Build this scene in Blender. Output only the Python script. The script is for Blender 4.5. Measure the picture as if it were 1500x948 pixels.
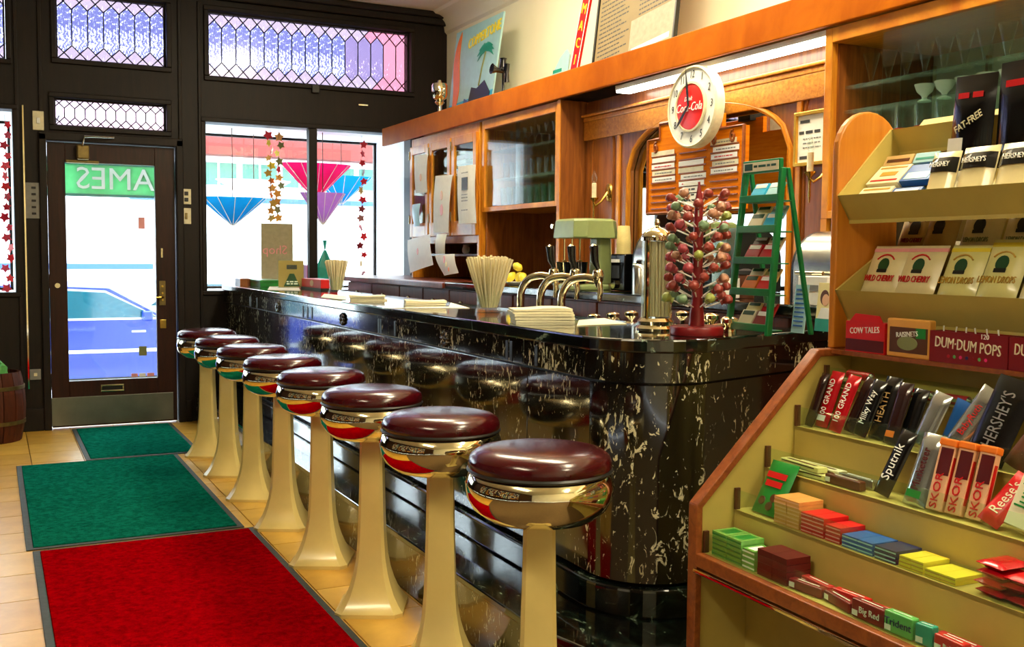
import bpy, math, random
from mathutils import Vector, Matrix, Euler
random.seed(7)
PI = math.pi
for o in list(bpy.data.objects): bpy.data.objects.remove(o)
scn = bpy.context.scene
COL = scn.collection
# ------------------------------------------------------------------ camera
FPX, YAW, PITCH, ROLL, EYE = 1509.4, 0.46789, 0.06496, 0.00794, 1.25
_fw = Vector((math.sin(YAW)*math.cos(PITCH), math.cos(YAW)*math.cos(PITCH), -math.sin(PITCH)))
_r0 = Vector((math.cos(YAW), -math.sin(YAW), 0)); _u0 = _r0.cross(_fw)
_r = _r0*math.cos(ROLL) + _u0*math.sin(ROLL); _u = -_r0*math.sin(ROLL) + _u0*math.cos(ROLL)
CAM = Vector((0, 0, EYE))
cd = bpy.data.cameras.new('camera'); cam = bpy.data.objects.new('camera', cd); COL.objects.link(cam)
cd.sensor_width = 36; cd.lens = FPX*36/1500; cd.clip_end = 200; cd.clip_start = .02
cam.matrix_world = Matrix(((_r.x, _u.x, -_fw.x, 0), (_r.y, _u.y, -_fw.y, 0), (_r.z, _u.z, -_fw.z, EYE), (0, 0, 0, 1)))
scn.camera = cam
def ray(px, py): return _r*((px-750)/FPX) - _u*((py-474)/FPX) + _fw
def on(px, py, ax, val):          # the point of a world plane (axis = value) seen at a pixel
    d = ray(px, py); return CAM + d*((val-CAM[ax])/d[ax])
# ------------------------------------------------------------------ world, exposure
w = bpy.data.worlds.new('world'); scn.world = w; w.use_nodes = True
bg = w.node_tree.nodes['Background']; bg.inputs[0].default_value = (.82, .91, 1, 1); bg.inputs[1].default_value = 9.0
vs = scn.view_settings; vs.view_transform = 'Standard'; vs.look = 'None'; vs.exposure = 0.22; vs.gamma = 1; vs.use_curve_mapping = False
try: scn.cycles.transparent_max_bounces = 24
except AttributeError: pass
LAMP = 36.0                       # strength of the ceiling fluorescents above the picture
TUBE = 12.0                        # strength of the strip lamp seen under the valance
# ------------------------------------------------------------------ helpers
def lin(c):
    return tuple(((v/255)/12.92 if v/255 <= .04045 else ((v/255+.055)/1.055)**2.4) for v in c)
MATS = {}
def _new(name):
    m = bpy.data.materials.new(name); m.use_nodes = True; nt = m.node_tree
    return m, nt, nt.nodes['Principled BSDF']
def ramp(nt, fac, stops):
    r = nt.nodes.new('ShaderNodeValToRGB'); e = r.color_ramp.elements
    while len(e) < len(stops): e.new(.5)
    for k, (p, c) in enumerate(stops): e[k].position = p; e[k].color = (*c, 1)
    nt.links.new(fac, r.inputs[0]); return r.outputs[0]
def coords(nt, scale=(1, 1, 1), kind='Object'):
    t = nt.nodes.new('ShaderNodeTexCoord'); mp = nt.nodes.new('ShaderNodeMapping'); mp.inputs['Scale'].default_value = scale
    nt.links.new(t.outputs[kind], mp.inputs[0]); return mp.outputs[0]
def noise(nt, vec, scale, detail=4, rough=.55, dist=0):
    n = nt.nodes.new('ShaderNodeTexNoise'); n.inputs['Scale'].default_value = scale; n.inputs['Detail'].default_value = detail
    n.inputs['Roughness'].default_value = rough; n.inputs['Distortion'].default_value = dist
    nt.links.new(vec, n.inputs['Vector']); return n.outputs['Fac']
def bump(nt, b, h, strength=.2, dist=.01):
    n = nt.nodes.new('ShaderNodeBump'); n.inputs['Strength'].default_value = strength; n.inputs['Distance'].default_value = dist
    nt.links.new(h, n.inputs['Height']); nt.links.new(n.outputs[0], b.inputs['Normal'])
def mk(name, rgb, rough=.5, metal=0, spec=.5, var=.12, scale=30, coat=0, bmp=0, stretch=(1, 1, 1), trans=0):
    if name in MATS: return MATS[name]
    m, nt, b = _new(name); c = lin(rgb)
    v = coords(nt, stretch); f = noise(nt, v, scale)
    lo = tuple(x*(1-var) for x in c); hi = tuple(min(1, x*(1+var)) for x in c)
    nt.links.new(ramp(nt, f, [(.3, lo), (.7, hi)]), b.inputs['Base Color'])
    b.inputs['Roughness'].default_value = rough; b.inputs['Metallic'].default_value = metal
    b.inputs['Specular IOR Level'].default_value = spec; b.inputs['Coat Weight'].default_value = coat; b.inputs['Coat Roughness'].default_value = .08
    if bmp: bump(nt, b, f, bmp)
    if trans:
        t = nt.nodes.new('ShaderNodeBsdfTranslucent'); t.inputs[0].default_value = (*c, 1)
        mx = nt.nodes.new('ShaderNodeMixShader'); mx.inputs[0].default_value = trans
        nt.links.new(b.outputs[0], mx.inputs[1]); nt.links.new(t.outputs[0], mx.inputs[2])
        nt.links.new(mx.outputs[0], nt.nodes['Material Output'].inputs[0])
    MATS[name] = m; return m
def wood(name, a, b_, rough=.35, stretch=(8, 8, .8), scale=6, coat=.2, spec=.5):
    m, nt, b = _new(name); v = coords(nt, stretch)
    f = noise(nt, v, scale, 6, .6, .6)
    nt.links.new(ramp(nt, f, [(.32, lin(a)), (.68, lin(b_))]), b.inputs['Base Color'])
    b.inputs['Roughness'].default_value = rough; b.inputs['Coat Weight'].default_value = coat; b.inputs['Coat Roughness'].default_value = .12
    b.inputs['Specular IOR Level'].default_value = spec; bump(nt, b, f, .08, .004)
    MATS[name] = m; return m
def emit(name, rgb, strength):
    m = bpy.data.materials.new(name); m.use_nodes = True; nt = m.node_tree; nt.nodes.clear()
    e = nt.nodes.new('ShaderNodeEmission'); e.inputs[0].default_value = (*lin(rgb), 1); e.inputs[1].default_value = strength
    o = nt.nodes.new('ShaderNodeOutputMaterial'); nt.links.new(e.outputs[0], o.inputs[0]); MATS[name] = m; return m
def clear(name, tint=(255, 255, 255), edge=(235, 255, 245), lo=.04, hi=.7, gl=.03, edgemix=.35):
    # thin clear glass: see-through face on, bright and reflective at its rims
    m = bpy.data.materials.new(name); m.use_nodes = True; nt = m.node_tree; nt.nodes.clear()
    N = nt.nodes.new; L = nt.links.new
    t = N('ShaderNodeBsdfTransparent'); t.inputs[0].default_value = (*lin(tint), 1)
    g = N('ShaderNodeBsdfGlossy'); g.inputs['Roughness'].default_value = gl
    d = N('ShaderNodeBsdfTranslucent'); d.inputs[0].default_value = (*lin(edge), 1)
    mm = N('ShaderNodeMixShader'); mm.inputs[0].default_value = edgemix; L(g.outputs[0], mm.inputs[1]); L(d.outputs[0], mm.inputs[2])
    lw = N('ShaderNodeLayerWeight'); lw.inputs[0].default_value = .35
    mr = N('ShaderNodeMapRange'); mr.inputs['To Min'].default_value = lo; mr.inputs['To Max'].default_value = hi; L(lw.outputs['Facing'], mr.inputs[0])
    mx = N('ShaderNodeMixShader'); L(mr.outputs[0], mx.inputs[0]); L(t.outputs[0], mx.inputs[1]); L(mm.outputs[0], mx.inputs[2])
    o = N('ShaderNodeOutputMaterial'); L(mx.outputs[0], o.inputs[0]); MATS[name] = m; return m

class MB:
    def __init__(s): s.v = []; s.f = []; s.mi = []; s.m = 0
    def add(s, vs_, fs, T=None):
        k = len(s.v)
        for p in vs_: s.v.append(tuple(T @ Vector(p)) if T else tuple(p))
        for q in fs: s.f.append(tuple(i+k for i in q)); s.mi.append(s.m)
        return s
    def box(s, x0, x1, y0, y1, z0, z1, T=None):
        vs_ = [(x, y, z) for z in (z0, z1) for y in (y0, y1) for x in (x0, x1)]
        return s.add(vs_, [(0, 2, 3, 1), (4, 5, 7, 6), (0, 1, 5, 4), (2, 6, 7, 3), (0, 4, 6, 2), (1, 3, 7, 5)], T)
    def quad(s, a, b, c, d): return s.add([a, b, c, d], [(0, 1, 2, 3)])
    def prism(s, pts, a, b, plane='xy', T=None):
        n = len(pts)
        def P(p, h): return {'xy': (p[0], p[1], h), 'xz': (p[0], h, p[1]), 'yz': (h, p[0], p[1])}[plane]
        vs_ = [P(p, a) for p in pts] + [P(p, b) for p in pts]
        fs = [tuple(range(n))[::-1], tuple(range(n, 2*n))] + [(i, (i+1) % n, n+(i+1) % n, n+i) for i in range(n)]
        return s.add(vs_, fs, T)
    def ring(s, outer, inner, a, b, plane='xz', T=None):   # prism with a hole, same point count
        n = len(outer)
        def P(p, h): return {'xy': (p[0], p[1], h), 'xz': (p[0], h, p[1]), 'yz': (h, p[0], p[1])}[plane]
        vs_ = [P(p, h) for h in (a, b) for L in (outer, inner) for p in L]; fs = []
        for i in range(n):
            j = (i+1) % n
            fs += [(i, j, n+j, n+i), (2*n+i, 3*n+i, 3*n+j, 2*n+j), (i, 2*n+i, 2*n+j, j), (n+i, n+j, 3*n+j, 3*n+i)]
        return s.add(vs_, fs, T)
    def loft(s, loops, T=None, caps=(1, 1), close=False):
        n = len(loops[0]); vs_ = [p for l in loops for p in l]; fs = []; R = len(loops)
        for k in range(R if close else R-1):
            for i in range(n):
                j = (i+1) % n; k2 = (k+1) % R
                fs.append((k*n+i, k*n+j, k2*n+j, k2*n+i))
        if not close:
            if caps[0]: fs.append(tuple(range(n))[::-1])
            if caps[1]: fs.append(tuple((R-1)*n+i for i in range(n)))
        return s.add(vs_, fs, T)
    def lathe(s, prof, n=24, c=(0, 0, 0), caps=(1, 1), T=None, sx=1, sy=1):
        return s.loft([[(c[0]+sx*r*math.cos(2*PI*i/n), c[1]+sy*r*math.sin(2*PI*i/n), c[2]+z) for i in range(n)] for r, z in prof], T, caps)
    def cyl(s, p0, p1, r, n=12, r1=None): return s.tube([p0, p1], [r, r if r1 is None else r1], n)
    def tube(s, pts, r, n=8, T=None):
        pts = [Vector(p) for p in pts]; rs = r if isinstance(r, (list, tuple)) else [r]*len(pts); loops = []
        up = None
        for k, p in enumerate(pts):
            d = (pts[min(k+1, len(pts)-1)]-pts[max(k-1, 0)]).normalized()
            if up is None: up = Vector((0, 0, 1)) if abs(d.z) < .9 else Vector((1, 0, 0))
            a = d.cross(up).normalized(); b = a.cross(d).normalized(); up = b
            loops.append([tuple(p + (a*math.cos(2*PI*i/n)+b*math.sin(2*PI*i/n))*rs[k]) for i in range(n)])
        return s.loft(loops, T)
    def ball(s, c, r, n=10, sz=1):
        m = max(4, n//2+1)
        return s.lathe([(max(1e-4, r*math.sin(PI*k/m)), -r*sz*math.cos(PI*k/m)) for k in range(m+1)], n, c)
    def grid(s, fn, nu, nv):
        vs_ = [fn(i/nu, j/nv) for j in range(nv+1) for i in range(nu+1)]
        return s.add(vs_, [(j*(nu+1)+i, j*(nu+1)+i+1, (j+1)*(nu+1)+i+1, (j+1)*(nu+1)+i) for j in range(nv) for i in range(nu)])
    def mesh(s, name, mats, smooth=False):
        me = bpy.data.meshes.new(name); me.from_pydata(s.v, [], s.f); me.update()
        for q in (mats if isinstance(mats, (list, tuple)) else [mats]): me.materials.append(MATS[q] if isinstance(q, str) else q)
        if any(s.mi): me.polygons.foreach_set('material_index', s.mi)
        if smooth: me.shade_smooth(); me.set_sharp_from_angle(angle=math.radians(smooth if smooth > 1 else 38))
        return me
    def build(s, name, mats, parent=None, smooth=False, bevel=0, loc=None, rot=None):
        return obj(name, s.mesh(name, mats, smooth), parent, bevel, loc, rot)
def obj(name, me, parent=None, bevel=0, loc=None, rot=None):
    o = bpy.data.objects.new(name, me); COL.objects.link(o)
    if parent: o.parent = parent
    if loc is not None: o.location = loc
    if rot is not None: o.rotation_euler = rot
    if bevel:
        b = o.modifiers.new('bevel', 'BEVEL'); b.width = bevel; b.segments = 2; b.limit_method = 'ANGLE'; b.angle_limit = math.radians(40)
    return o
def tag(o, label, cat, group=None):
    o['label'] = label; o['category'] = cat
    if group: o['group'] = group
    return o
def thing(name, label, cat, loc=(0, 0, 0), rot=0, group=None):
    o = bpy.data.objects.new(name, None); COL.objects.link(o); o.empty_display_size = .05
    o.location = loc; o.rotation_euler = rot if not isinstance(rot, (int, float)) else (0, 0, rot)
    return tag(o, label, cat, group)
def struct(o): o['kind'] = 'structure'; return o
def copy_tree(o, parent=None):
    c = o.copy(); COL.objects.link(c)
    if parent: c.parent = parent
    for ch in o.children: copy_tree(ch, c)
    return c
def bx(*a): return MB().box(*a)
_tx = {}
def text_mesh(s, size, mat, ext=.0006, shear=0, sp=1, align='CENTER', sx=1):
    key = (s, size, mat, ext, shear, sp, align, sx)
    if key in _tx: return _tx[key]
    cu = bpy.data.curves.new('lettering', 'FONT'); cu.body = s; cu.size = size; cu.extrude = ext; cu.shear = shear
    cu.align_x = align; cu.align_y = 'CENTER'; cu.space_character = sp; cu.resolution_u = 2
    o = bpy.data.objects.new('tmp', cu); COL.objects.link(o)
    me = bpy.data.meshes.new_from_object(o, depsgraph=None) if False else o.to_mesh().copy()
    o.to_mesh_clear(); bpy.data.objects.remove(o); bpy.data.curves.remove(cu)
    if sx != 1: me.transform(Matrix.Diagonal((sx, 1, 1, 1)))
    me.materials.clear(); me.materials.append(MATS[mat]); me.name = 'lettering'; _tx[key] = me; return me
def letters(s, size, mat, parent, loc, rot=(PI/2, 0, 0), name='lettering', **k):
    # default: reads facing local -y (front), x to the reader's right
    return obj(name, text_mesh(s, size, mat, **k), parent, 0, loc, rot)
def print_bars(parent, x0, x1, zs, y, h, mat, seed=1, name='printed_line'):
    # short dark strokes for print too small to read: one flat piece per line
    r = random.Random(seed)
    for z in zs:
        m = MB(); x = x0
        while x < x1-.004:
            w_ = min(r.uniform(.5, 1.6)*h*3, x1-x); m.box(x, x+w_, y-.0004, y, z-h/2, z+h/2); x += w_+h*.8
        o = m.build(name, mat, parent); o['kind'] = 'stuff'
FRONT = -PI/2        # rotation of a thing at the bar: local x runs to the viewer's right (world -y), local y away (world +x)
# ------------------------------------------------------------------ materials
mk('cream_wall', (252, 247, 220), .7, var=.04, scale=2); mk('ceiling_paint', (240, 238, 220), .8, var=.03, scale=2)
wood('storefront_wood', (18, 12, 8), (30, 19, 12), .5, (8, 8, .8), 5, 0, .25)
wood('door_wood', (34, 16, 10), (56, 25, 15), .4, (8, 8, .8), 5, 0, .25)
wood('dark_panelling', (40, 22, 12), (62, 34, 18), .5, (8, 8, .8), 5, 0, .2)
wood('honey_wood', (180, 98, 12), (220, 148, 40), .3, (1, 14, .9), 7, .2)
wood('honey_wood_h', (184, 104, 20), (222, 152, 52), .3, (10, .9, 12), 5, .3)
wood('valance_wood', (160, 78, 0), (186, 100, 4), .45, (1, 9, .7), 5, 0, .06)
wood('brown_wood', (112, 56, 16), (158, 92, 32), .35, (9, 9, .8), 5, .25)
wood('red_wood', (96, 36, 18), (132, 56, 28), .35, (9, 9, .8), 5, .25)
wood('board_wood', (206, 106, 6), (230, 134, 20), .6, (1, 1.2, 12), 6, 0, .05)
wood('barrel_wood', (58, 26, 16), (88, 42, 24), .6, (8, 8, .8), 5, 0, .2)
wood('rack_edge', (120, 58, 22), (158, 84, 34), .4, (5, 5, 5), 9, .15)
wood('rack_end', (190, 112, 22), (206, 130, 34), .4, (9, 9, .8), 4, .15)
mk('rack_cream', (186, 166, 84), .5, var=.06, scale=12)
mk('porcelain', (226, 202, 126), .25, var=.05, scale=8, coat=.3)
mk('red_vinyl', (62, 2, 9), .2, var=.15, scale=12, coat=.15)
mk('chrome', (236, 226, 190), .06, 1, var=.03); mk('steel', (200, 198, 188), .25, 1, var=.08); mk('nickel', (214, 206, 176), .12, 1, var=.04)
mk('brass', (206, 170, 84), .25, 1, var=.1); mk('dull_brass', (120, 104, 62), .4, .8, var=.2)
mk('kick_metal', (118, 120, 112), .38, .85, var=.15, scale=6)
mk('black', (10, 10, 10), .4, var=.2); mk('black_gloss', (9, 9, 10), .12, var=.2, coat=.4); mk('charcoal', (40, 42, 44), .4)
mk('white', (244, 244, 238), .5, var=.03); mk('paper', (240, 238, 226), .7, var=.04); mk('napkin', (236, 230, 196), .8, var=.05, scale=60, bmp=.1)
mk('straw_paper', (240, 230, 190), .6, var=.06, stretch=(6, 6, .3), trans=.2)
mk('ivory', (226, 218, 182), .4); mk('grey_plastic', (118, 118, 112), .5); mk('green_plastic', (10, 116, 60), .3)
mk('grout', (96, 74, 42), .8); mk('mat_rubber', (58, 62, 58), .75, bmp=.2)
mk('grey', (128, 128, 124), .5); mk('dark_grey', (60, 60, 58), .5); mk('silver', (190, 192, 196), .3, .8)
mk('white_board', (248, 250, 255), .6, var=.02)
C = dict(red=(206, 22, 26), dark_red=(122, 10, 18), deep_red=(86, 12, 16), crimson=(180, 14, 34), orange=(236, 120, 30), amber=(222, 158, 70), yellow=(236, 214, 60),
    pale_yellow=(232, 220, 150), gold=(200, 158, 60), green=(22, 128, 46), mint=(96, 176, 92), teal=(30, 150, 130), blue=(30, 92, 170), navy=(24, 34, 84),
    cyan=(30, 172, 216), pink=(232, 40, 120), lilac=(206, 168, 226), brown=(86, 46, 24), tan=(206, 170, 110), cream=(238, 230, 196), dkgreen=(14, 70, 36),
    olive=(128, 132, 80), peach=(232, 180, 140), sky=(160, 206, 214), sand=(240, 226, 160), rose=(238, 160, 160), coke=(226, 34, 26), kraft=(176, 146, 80))
for k, c in C.items(): mk('c_'+k, c, .35, var=.06, scale=20)
for k in ('red', 'dark_red', 'brown', 'silver_', 'black_'):  pass
mk('foil_red', (196, 14, 28), .2, .25, coat=.4); mk('foil_dark', (40, 14, 12), .2, .2, coat=.4); mk('foil_silver', (196, 200, 196), .16, .85)
mk('foil_black', (14, 14, 15), .18, .1, coat=.5); mk('foil_gold', (222, 170, 60), .2, .6)
def carpet(name, rgb):
    m, nt, b = _new(name); c = lin(rgb); v = coords(nt)
    f = noise(nt, v, 240, 3, .7); g = noise(nt, v, 40, 3)
    mxn = nt.nodes.new('ShaderNodeMath'); mxn.operation = 'MULTIPLY_ADD'; mxn.inputs[1].default_value = .6; nt.links.new(f, mxn.inputs[0]); nt.links.new(g, mxn.inputs[2])
    nt.links.new(ramp(nt, mxn.outputs[0], [(.55, tuple(x*.55 for x in c)), (1.0, tuple(min(1, x*1.3) for x in c))]), b.inputs['Base Color'])
    b.inputs['Roughness'].default_value = .95; b.inputs['Specular IOR Level'].default_value = 0; bump(nt, b, f, .8, .006); MATS[name] = m
carpet('carpet_red', (150, 0, 8)); carpet('carpet_green', (14, 104, 84))
def tile_mat():
    m, nt, b = _new('floor_tile')
    oi = nt.nodes.new('ShaderNodeObjectInfo'); v = coords(nt); f = noise(nt, v, 7, 5, .6, .5)
    a = nt.nodes.new('ShaderNodeMath'); a.operation = 'MULTIPLY_ADD'; a.inputs[1].default_value = .35; nt.links.new(oi.outputs['Random'], a.inputs[0]); nt.links.new(f, a.inputs[2])
    nt.links.new(ramp(nt, a.outputs[0], [(.35, lin((192, 140, 48))), (.9, lin((222, 174, 72)))]), b.inputs['Base Color'])
    b.inputs['Roughness'].default_value = .32; bump(nt, b, f, .05); MATS['floor_tile'] = m
tile_mat()
def marble():
    m, nt, b = _new('black_marble'); N = nt.nodes.new; L = nt.links.new
    v = coords(nt, (1, 1.25, .55)); f = noise(nt, v, 40, 5, .62, 1.4)
    big = noise(nt, coords(nt, (1, 1, .7)), 4.5, 3, .5, .4)
    s = N('ShaderNodeMath'); s.operation = 'MULTIPLY_ADD'; s.inputs[1].default_value = .38; L(big, s.inputs[0]); L(f, s.inputs[2])
    fleck = ramp(nt, s.outputs[0], [(.80, (0, 0, 0)), (.83, (1, 1, 1))])
    base = ramp(nt, big, [(.35, lin((9, 10, 8))), (.55, lin((20, 19, 13))), (.72, lin((44, 38, 20)))])
    mx = N('ShaderNodeMixRGB'); L(fleck, mx.inputs[0]); L(base, mx.inputs[1]); mx.inputs[2].default_value = (*lin((214, 208, 172)), 1)
    L(mx.outputs[0], b.inputs['Base Color']); b.inputs['Roughness'].default_value = .1; b.inputs['Specular IOR Level'].default_value = .9; b.inputs['Coat Weight'].default_value = .4; b.inputs['Coat Roughness'].default_value = .04
    MATS['black_marble'] = m
    m, nt, b = _new('green_marble'); v = coords(nt, (1, .6, 1)); f = noise(nt, v, 9, 6, .6, 3)
    L = nt.links.new
    L(ramp(nt, f, [(.5, lin((8, 11, 10))), (.63, lin((26, 44, 36))), (.69, lin((150, 170, 150))), (.72, lin((12, 18, 16)))]), b.inputs['Base Color'])
    b.inputs['Roughness'].default_value = .09; b.inputs['Specular IOR Level'].default_value = .8; b.inputs['Coat Weight'].default_value = .6; b.inputs['Coat Roughness'].default_value = .04; MATS['green_marble'] = m
marble()
clear('pane_glass', (250, 255, 253), lo=.03, hi=.5, edgemix=0)
clear('door_glass', (246, 255, 250), lo=.02, hi=.16, edgemix=0)
clear('clear_glass', (250, 255, 252), (240, 250, 244), lo=.03, hi=.6, edgemix=.5)
clear('vessel_glass', (252, 255, 253), (240, 250, 244), lo=.02, hi=.38, edgemix=.4)
clear('lip_glass', (244, 255, 248), (190, 235, 205), lo=.02, hi=.2, edgemix=.2)
clear('green_edge_glass', (244, 253, 248), (205, 238, 222), lo=.04, hi=.35, edgemix=.3)
def leaded(name, rgb, dens, body=.62):
    # rippled obscure glass: dull translucent body with clear specks
    m = bpy.data.materials.new(name); m.use_nodes = True; nt = m.node_tree; nt.nodes.clear(); N = nt.nodes.new; L = nt.links.new
    v = coords(nt, (1, 1, .55)); f = noise(nt, v, 95, 3, .6, .6); g = noise(nt, coords(nt), 3.5, 2)
    s = N('ShaderNodeMath'); s.operation = 'MULTIPLY_ADD'; s.inputs[1].default_value = .5; L(g, s.inputs[0]); L(f, s.inputs[2])
    k = ramp(nt, s.outputs[0], [(dens, (0, 0, 0)), (dens+.08, (1, 1, 1))])
    t = N('ShaderNodeBsdfTransparent'); t.inputs[0].default_value = (*lin(tuple(min(255, c+40) for c in rgb)), 1)
    t2 = N('ShaderNodeBsdfTransparent'); t2.inputs[0].default_value = (*lin(tuple(int(c*body) for c in rgb)), 1)
    g2 = N('ShaderNodeBsdfGlossy'); g2.inputs['Roughness'].default_value = .15
    mx = N('ShaderNodeMixShader'); L(k, mx.inputs[0]); L(t2.outputs[0], mx.inputs[1]); L(t.outputs[0], mx.inputs[2])
    m2 = N('ShaderNodeMixShader'); m2.inputs[0].default_value = .04; L(mx.outputs[0], m2.inputs[1]); L(g2.outputs[0], m2.inputs[2])
    o = N('ShaderNodeOutputMaterial'); L(m2.outputs[0], o.inputs[0]); MATS[name] = m
leaded('leaded_blue', (205, 205, 255), .80); leaded('leaded_plain', (250, 236, 250), .95, .66); leaded('leaded_clear', (255, 236, 246), .95, .85); leaded('leaded_lilac', (220, 205, 240), .90, .66)
leaded('leaded_pink', (255, 196, 212), .95, .72)
emit('tube_light', (255, 250, 232), TUBE); emit('ceiling_diffuser', (255, 240, 205), LAMP)
# ------------------------------------------------------------------ room shell
YW, ZC, XR, XL, YB = 7.914, 3.22, 3.38, -2.6, -2.4
floor = struct(bx(XL, XR+.1, YB, YW+.15, -.12, -.012).build('floor', 'grout'))
PX, PY = .2885, .333
tm = bx(-PX/2+.0025, PX/2-.0025, -PY/2+.0025, PY/2-.0025, -.012, 0).mesh('tile', 'floor_tile')
for i in range(-5, 5):
    for j in range(-3, 14):
        x0 = .19 + i*PX; y0 = 3.70 + j*PY
        if x0+PX > 1.64 or y0+PY > YW+.12 or y0 < 1.0: continue
        obj('tile', tm, floor, 0, (x0+PX/2, y0+PY/2, 0))
struct(bx(XL, XR+.1, YB, YW+.15, ZC, ZC+.1).build('ceiling', 'ceiling_paint'))
struct(bx(XR, XR+.1, YB, YW+.15, 0, ZC).build('wall_right', 'cream_wall'))
struct(bx(XL-.1, XL, YB, YW+.15, 0, ZC).build('wall_left', 'dark_panelling'))
struct(bx(XL, XR, YB-.1, YB, 0, ZC).build('wall_back', 'cream_wall'))
m = MB(); pts = [(XR, ZC), (XR, ZC-.16)] + [(XR-.02-.12*(1-math.cos(t*PI/10)), ZC-.14+.12*math.sin(t*PI/10)) for t in range(6)] + [(XR-.16, ZC)]
m.prism(pts, YB, YW, 'xz'); struct(m.build('trim_1', 'ceiling_paint', smooth=30))
# front wall of dark wood: posts, rails and panels round the openings
Y0, Y1 = YW, YW+.14
DX0, DX1 = .36, 1.225
m = MB()
for a in ((XL, -1.45), (.15, DX0), (DX1, 1.44), (3.06, XR)): m.box(a[0], a[1], Y0, Y1, 0, ZC)
for a in ((-1.45, .15), (1.44, 3.06)):
    m.box(a[0], a[1], Y0, Y1, 2.228, 2.566); m.box(a[0], a[1], Y0, Y1, 3.046, ZC); m.box(a[0], a[1], Y0, Y1, 0, .965)
m.box(DX0, DX1, Y0, Y1, 2.03, 2.138); m.box(DX0, .416, Y0, Y1, 2.138, 2.332); m.box(1.164, DX1, Y0, Y1, 2.138, 2.332)
m.box(DX0, DX1, Y0, Y1, 2.332, 2.60); m.box(DX0, .437, Y0, Y1, 2.60, 3.06); m.box(1.17, DX1, Y0, Y1, 2.60, 3.06); m.box(DX0, DX1, Y0, Y1, 3.06, ZC)
wf = struct(m.build('wall_front', 'storefront_wood'))
# raised mouldings and panels on the front wall
m = MB()
def frame(m, x0, x1, z0, z1, y, t=.035, d=.02):
    m.box(x0-t, x1+t, y-d, y, z1, z1+t); m.box(x0-t, x1+t, y-d, y, z0-t, z0); m.box(x0-t, x0, y-d, y, z0, z1); m.box(x1, x1+t, y-d, y, z0, z1)
for a in ((1.468, 3.06, 2.566, 3.046), (-1.45, .12, 2.566, 3.046), (.437, 1.17, 2.60, 3.06), (.416, 1.164, 2.138, 2.332), (1.44, 3.06, .977, 2.228), (-1.45, .15, .977, 2.228)):
    frame(m, *a, YW)
struct(m.build('trim_2', 'storefront_wood', bevel=.006))
m = MB()
for x in (DX0-.05, DX1): m.box(x, x+.05, YW-.03, YW, 0, 2.08)
m.box(DX0-.05, DX1+.05, YW-.03, YW, 2.03, 2.09); struct(m.build('trim_3', 'storefront_wood', bevel=.006))
m = MB().box(XL, XR, YW-.05, YW, 3.12, ZC); m.box(XL, XR, YW-.09, YW, 3.17, ZC); struct(m.build('trim_4', 'storefront_wood', bevel=.012))
m = MB()
for x in (.18, .33, 1.26, 1.40): m.box(x-.012, x+.012, YW-.015, YW, .1, 3.1)
struct(m.build('trim_5', 'storefront_wood', bevel=.004))
struct(bx(.212, .222, YW-.022, YW, .30, 2.26).build('trim_6', 'chrome'))
m = MB()
for a, b in ((XL, DX0-.05), (DX1+.05, 1.32)): m.box(a, b, YW-.025, YW, 0, .16)
struct(m.build('baseboard_front', 'storefront_wood', bevel=.005))
# leaded transom windows
def leaded_window(name, x0, x1, z0, z1, n, dh, mats, y=YW+.05):
    W, Hh = x1-x0, z1-z0; c = W/n
    root = bx(x0, x1, y+.012, y+.014, z0, z1); fr = MB(); frame(fr, x0+.012, x1-.012, z0+.012, z1-.012, y+.02, .012, .03)
    win = struct(fr.build(name, 'storefront_wood'))
    rnd = random.Random(n)
    def pane(poly, mat):
        cx = sum(p[0] for p in poly)/len(poly); cz = sum(p[1] for p in poly)/len(poly)
        MB().prism([((p[0]-cx)*.985, (p[1]-cz)*.985) for p in poly], 0, .003, 'xz').build('pane', mat, win, loc=(cx, y, cz))
    for i in range(n):
        a, b, mid = x0+i*c, x0+(i+1)*c, x0+(i+.5)*c; tt = i/n
        hexm = mats(tt, True, rnd); dm = mats(tt, False, rnd)
        pane([(a, z0+dh), (mid, z0+dh/2), (b, z0+dh), (b, z1-dh), (mid, z1-dh/2), (a, z1-dh)], hexm)
        pane([(a, z1), (mid, z1-dh/2), (b, z1)], dm); pane([(a, z0), (b, z0), (mid, z0+dh/2)], dm)
        for zz in (z0+dh/2, z1-dh/2):
            pl = [(a, zz-dh/2), (a+c/2, zz), (a, zz+dh/2)] + ([(a-c/2, zz)] if i else [])
            pane(pl, mats(tt, False, rnd))
            if i == n-1: pane([(b, zz-dh/2), (b, zz+dh/2), (b-c/2, zz)], mats(1, False, rnd))
    lead = MB(); t = .0045
    def line(p, q):
        lead.tube([(p[0], y+.001, p[1]), (q[0], y+.001, q[1])], t, 6)
    for i in range(n):
        a, b = x0+i*c, x0+(i+1)*c
        if i: line((a, z0+dh), (a, z1-dh))
        for s0, s1 in ((z1-dh, z1), (z0, z0+dh)): line((a, s0), (b, s1)); line((a, s1), (b, s0))
    lead.build('lead_came', 'black', win)
def mt_right(t, hexa, r): return 'leaded_pink' if t > .8 else ('leaded_lilac' if t > .6 else 'leaded_blue') if hexa else ('leaded_pink' if t > .75 and r.random() > .4 else 'leaded_plain')
def mt_blue(t, hexa, r): return 'leaded_blue' if hexa else 'leaded_plain'
def mt_plain(t, hexa, r): return 'leaded_clear'
leaded_window('window_1', 1.468, 3.06, 2.566, 3.046, 15, .115, mt_right)
w1 = bpy.data.objects['window_1']; bx(2.24, 2.30, YW-.035, YW-.02, 2.50, 2.56).build('latch', 'black', w1, bevel=.004); bx(2.62, 2.70, YW-.012, YW, 2.43, 2.445).build('pull', 'nickel', w1, bevel=.003)
leaded_window('window_2', .437, 1.17, 2.60, 3.06, 7, .105, mt_blue)
leaded_window('window_3', .416, 1.164, 2.138, 2.332, 11, .065, mt_plain)
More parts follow.
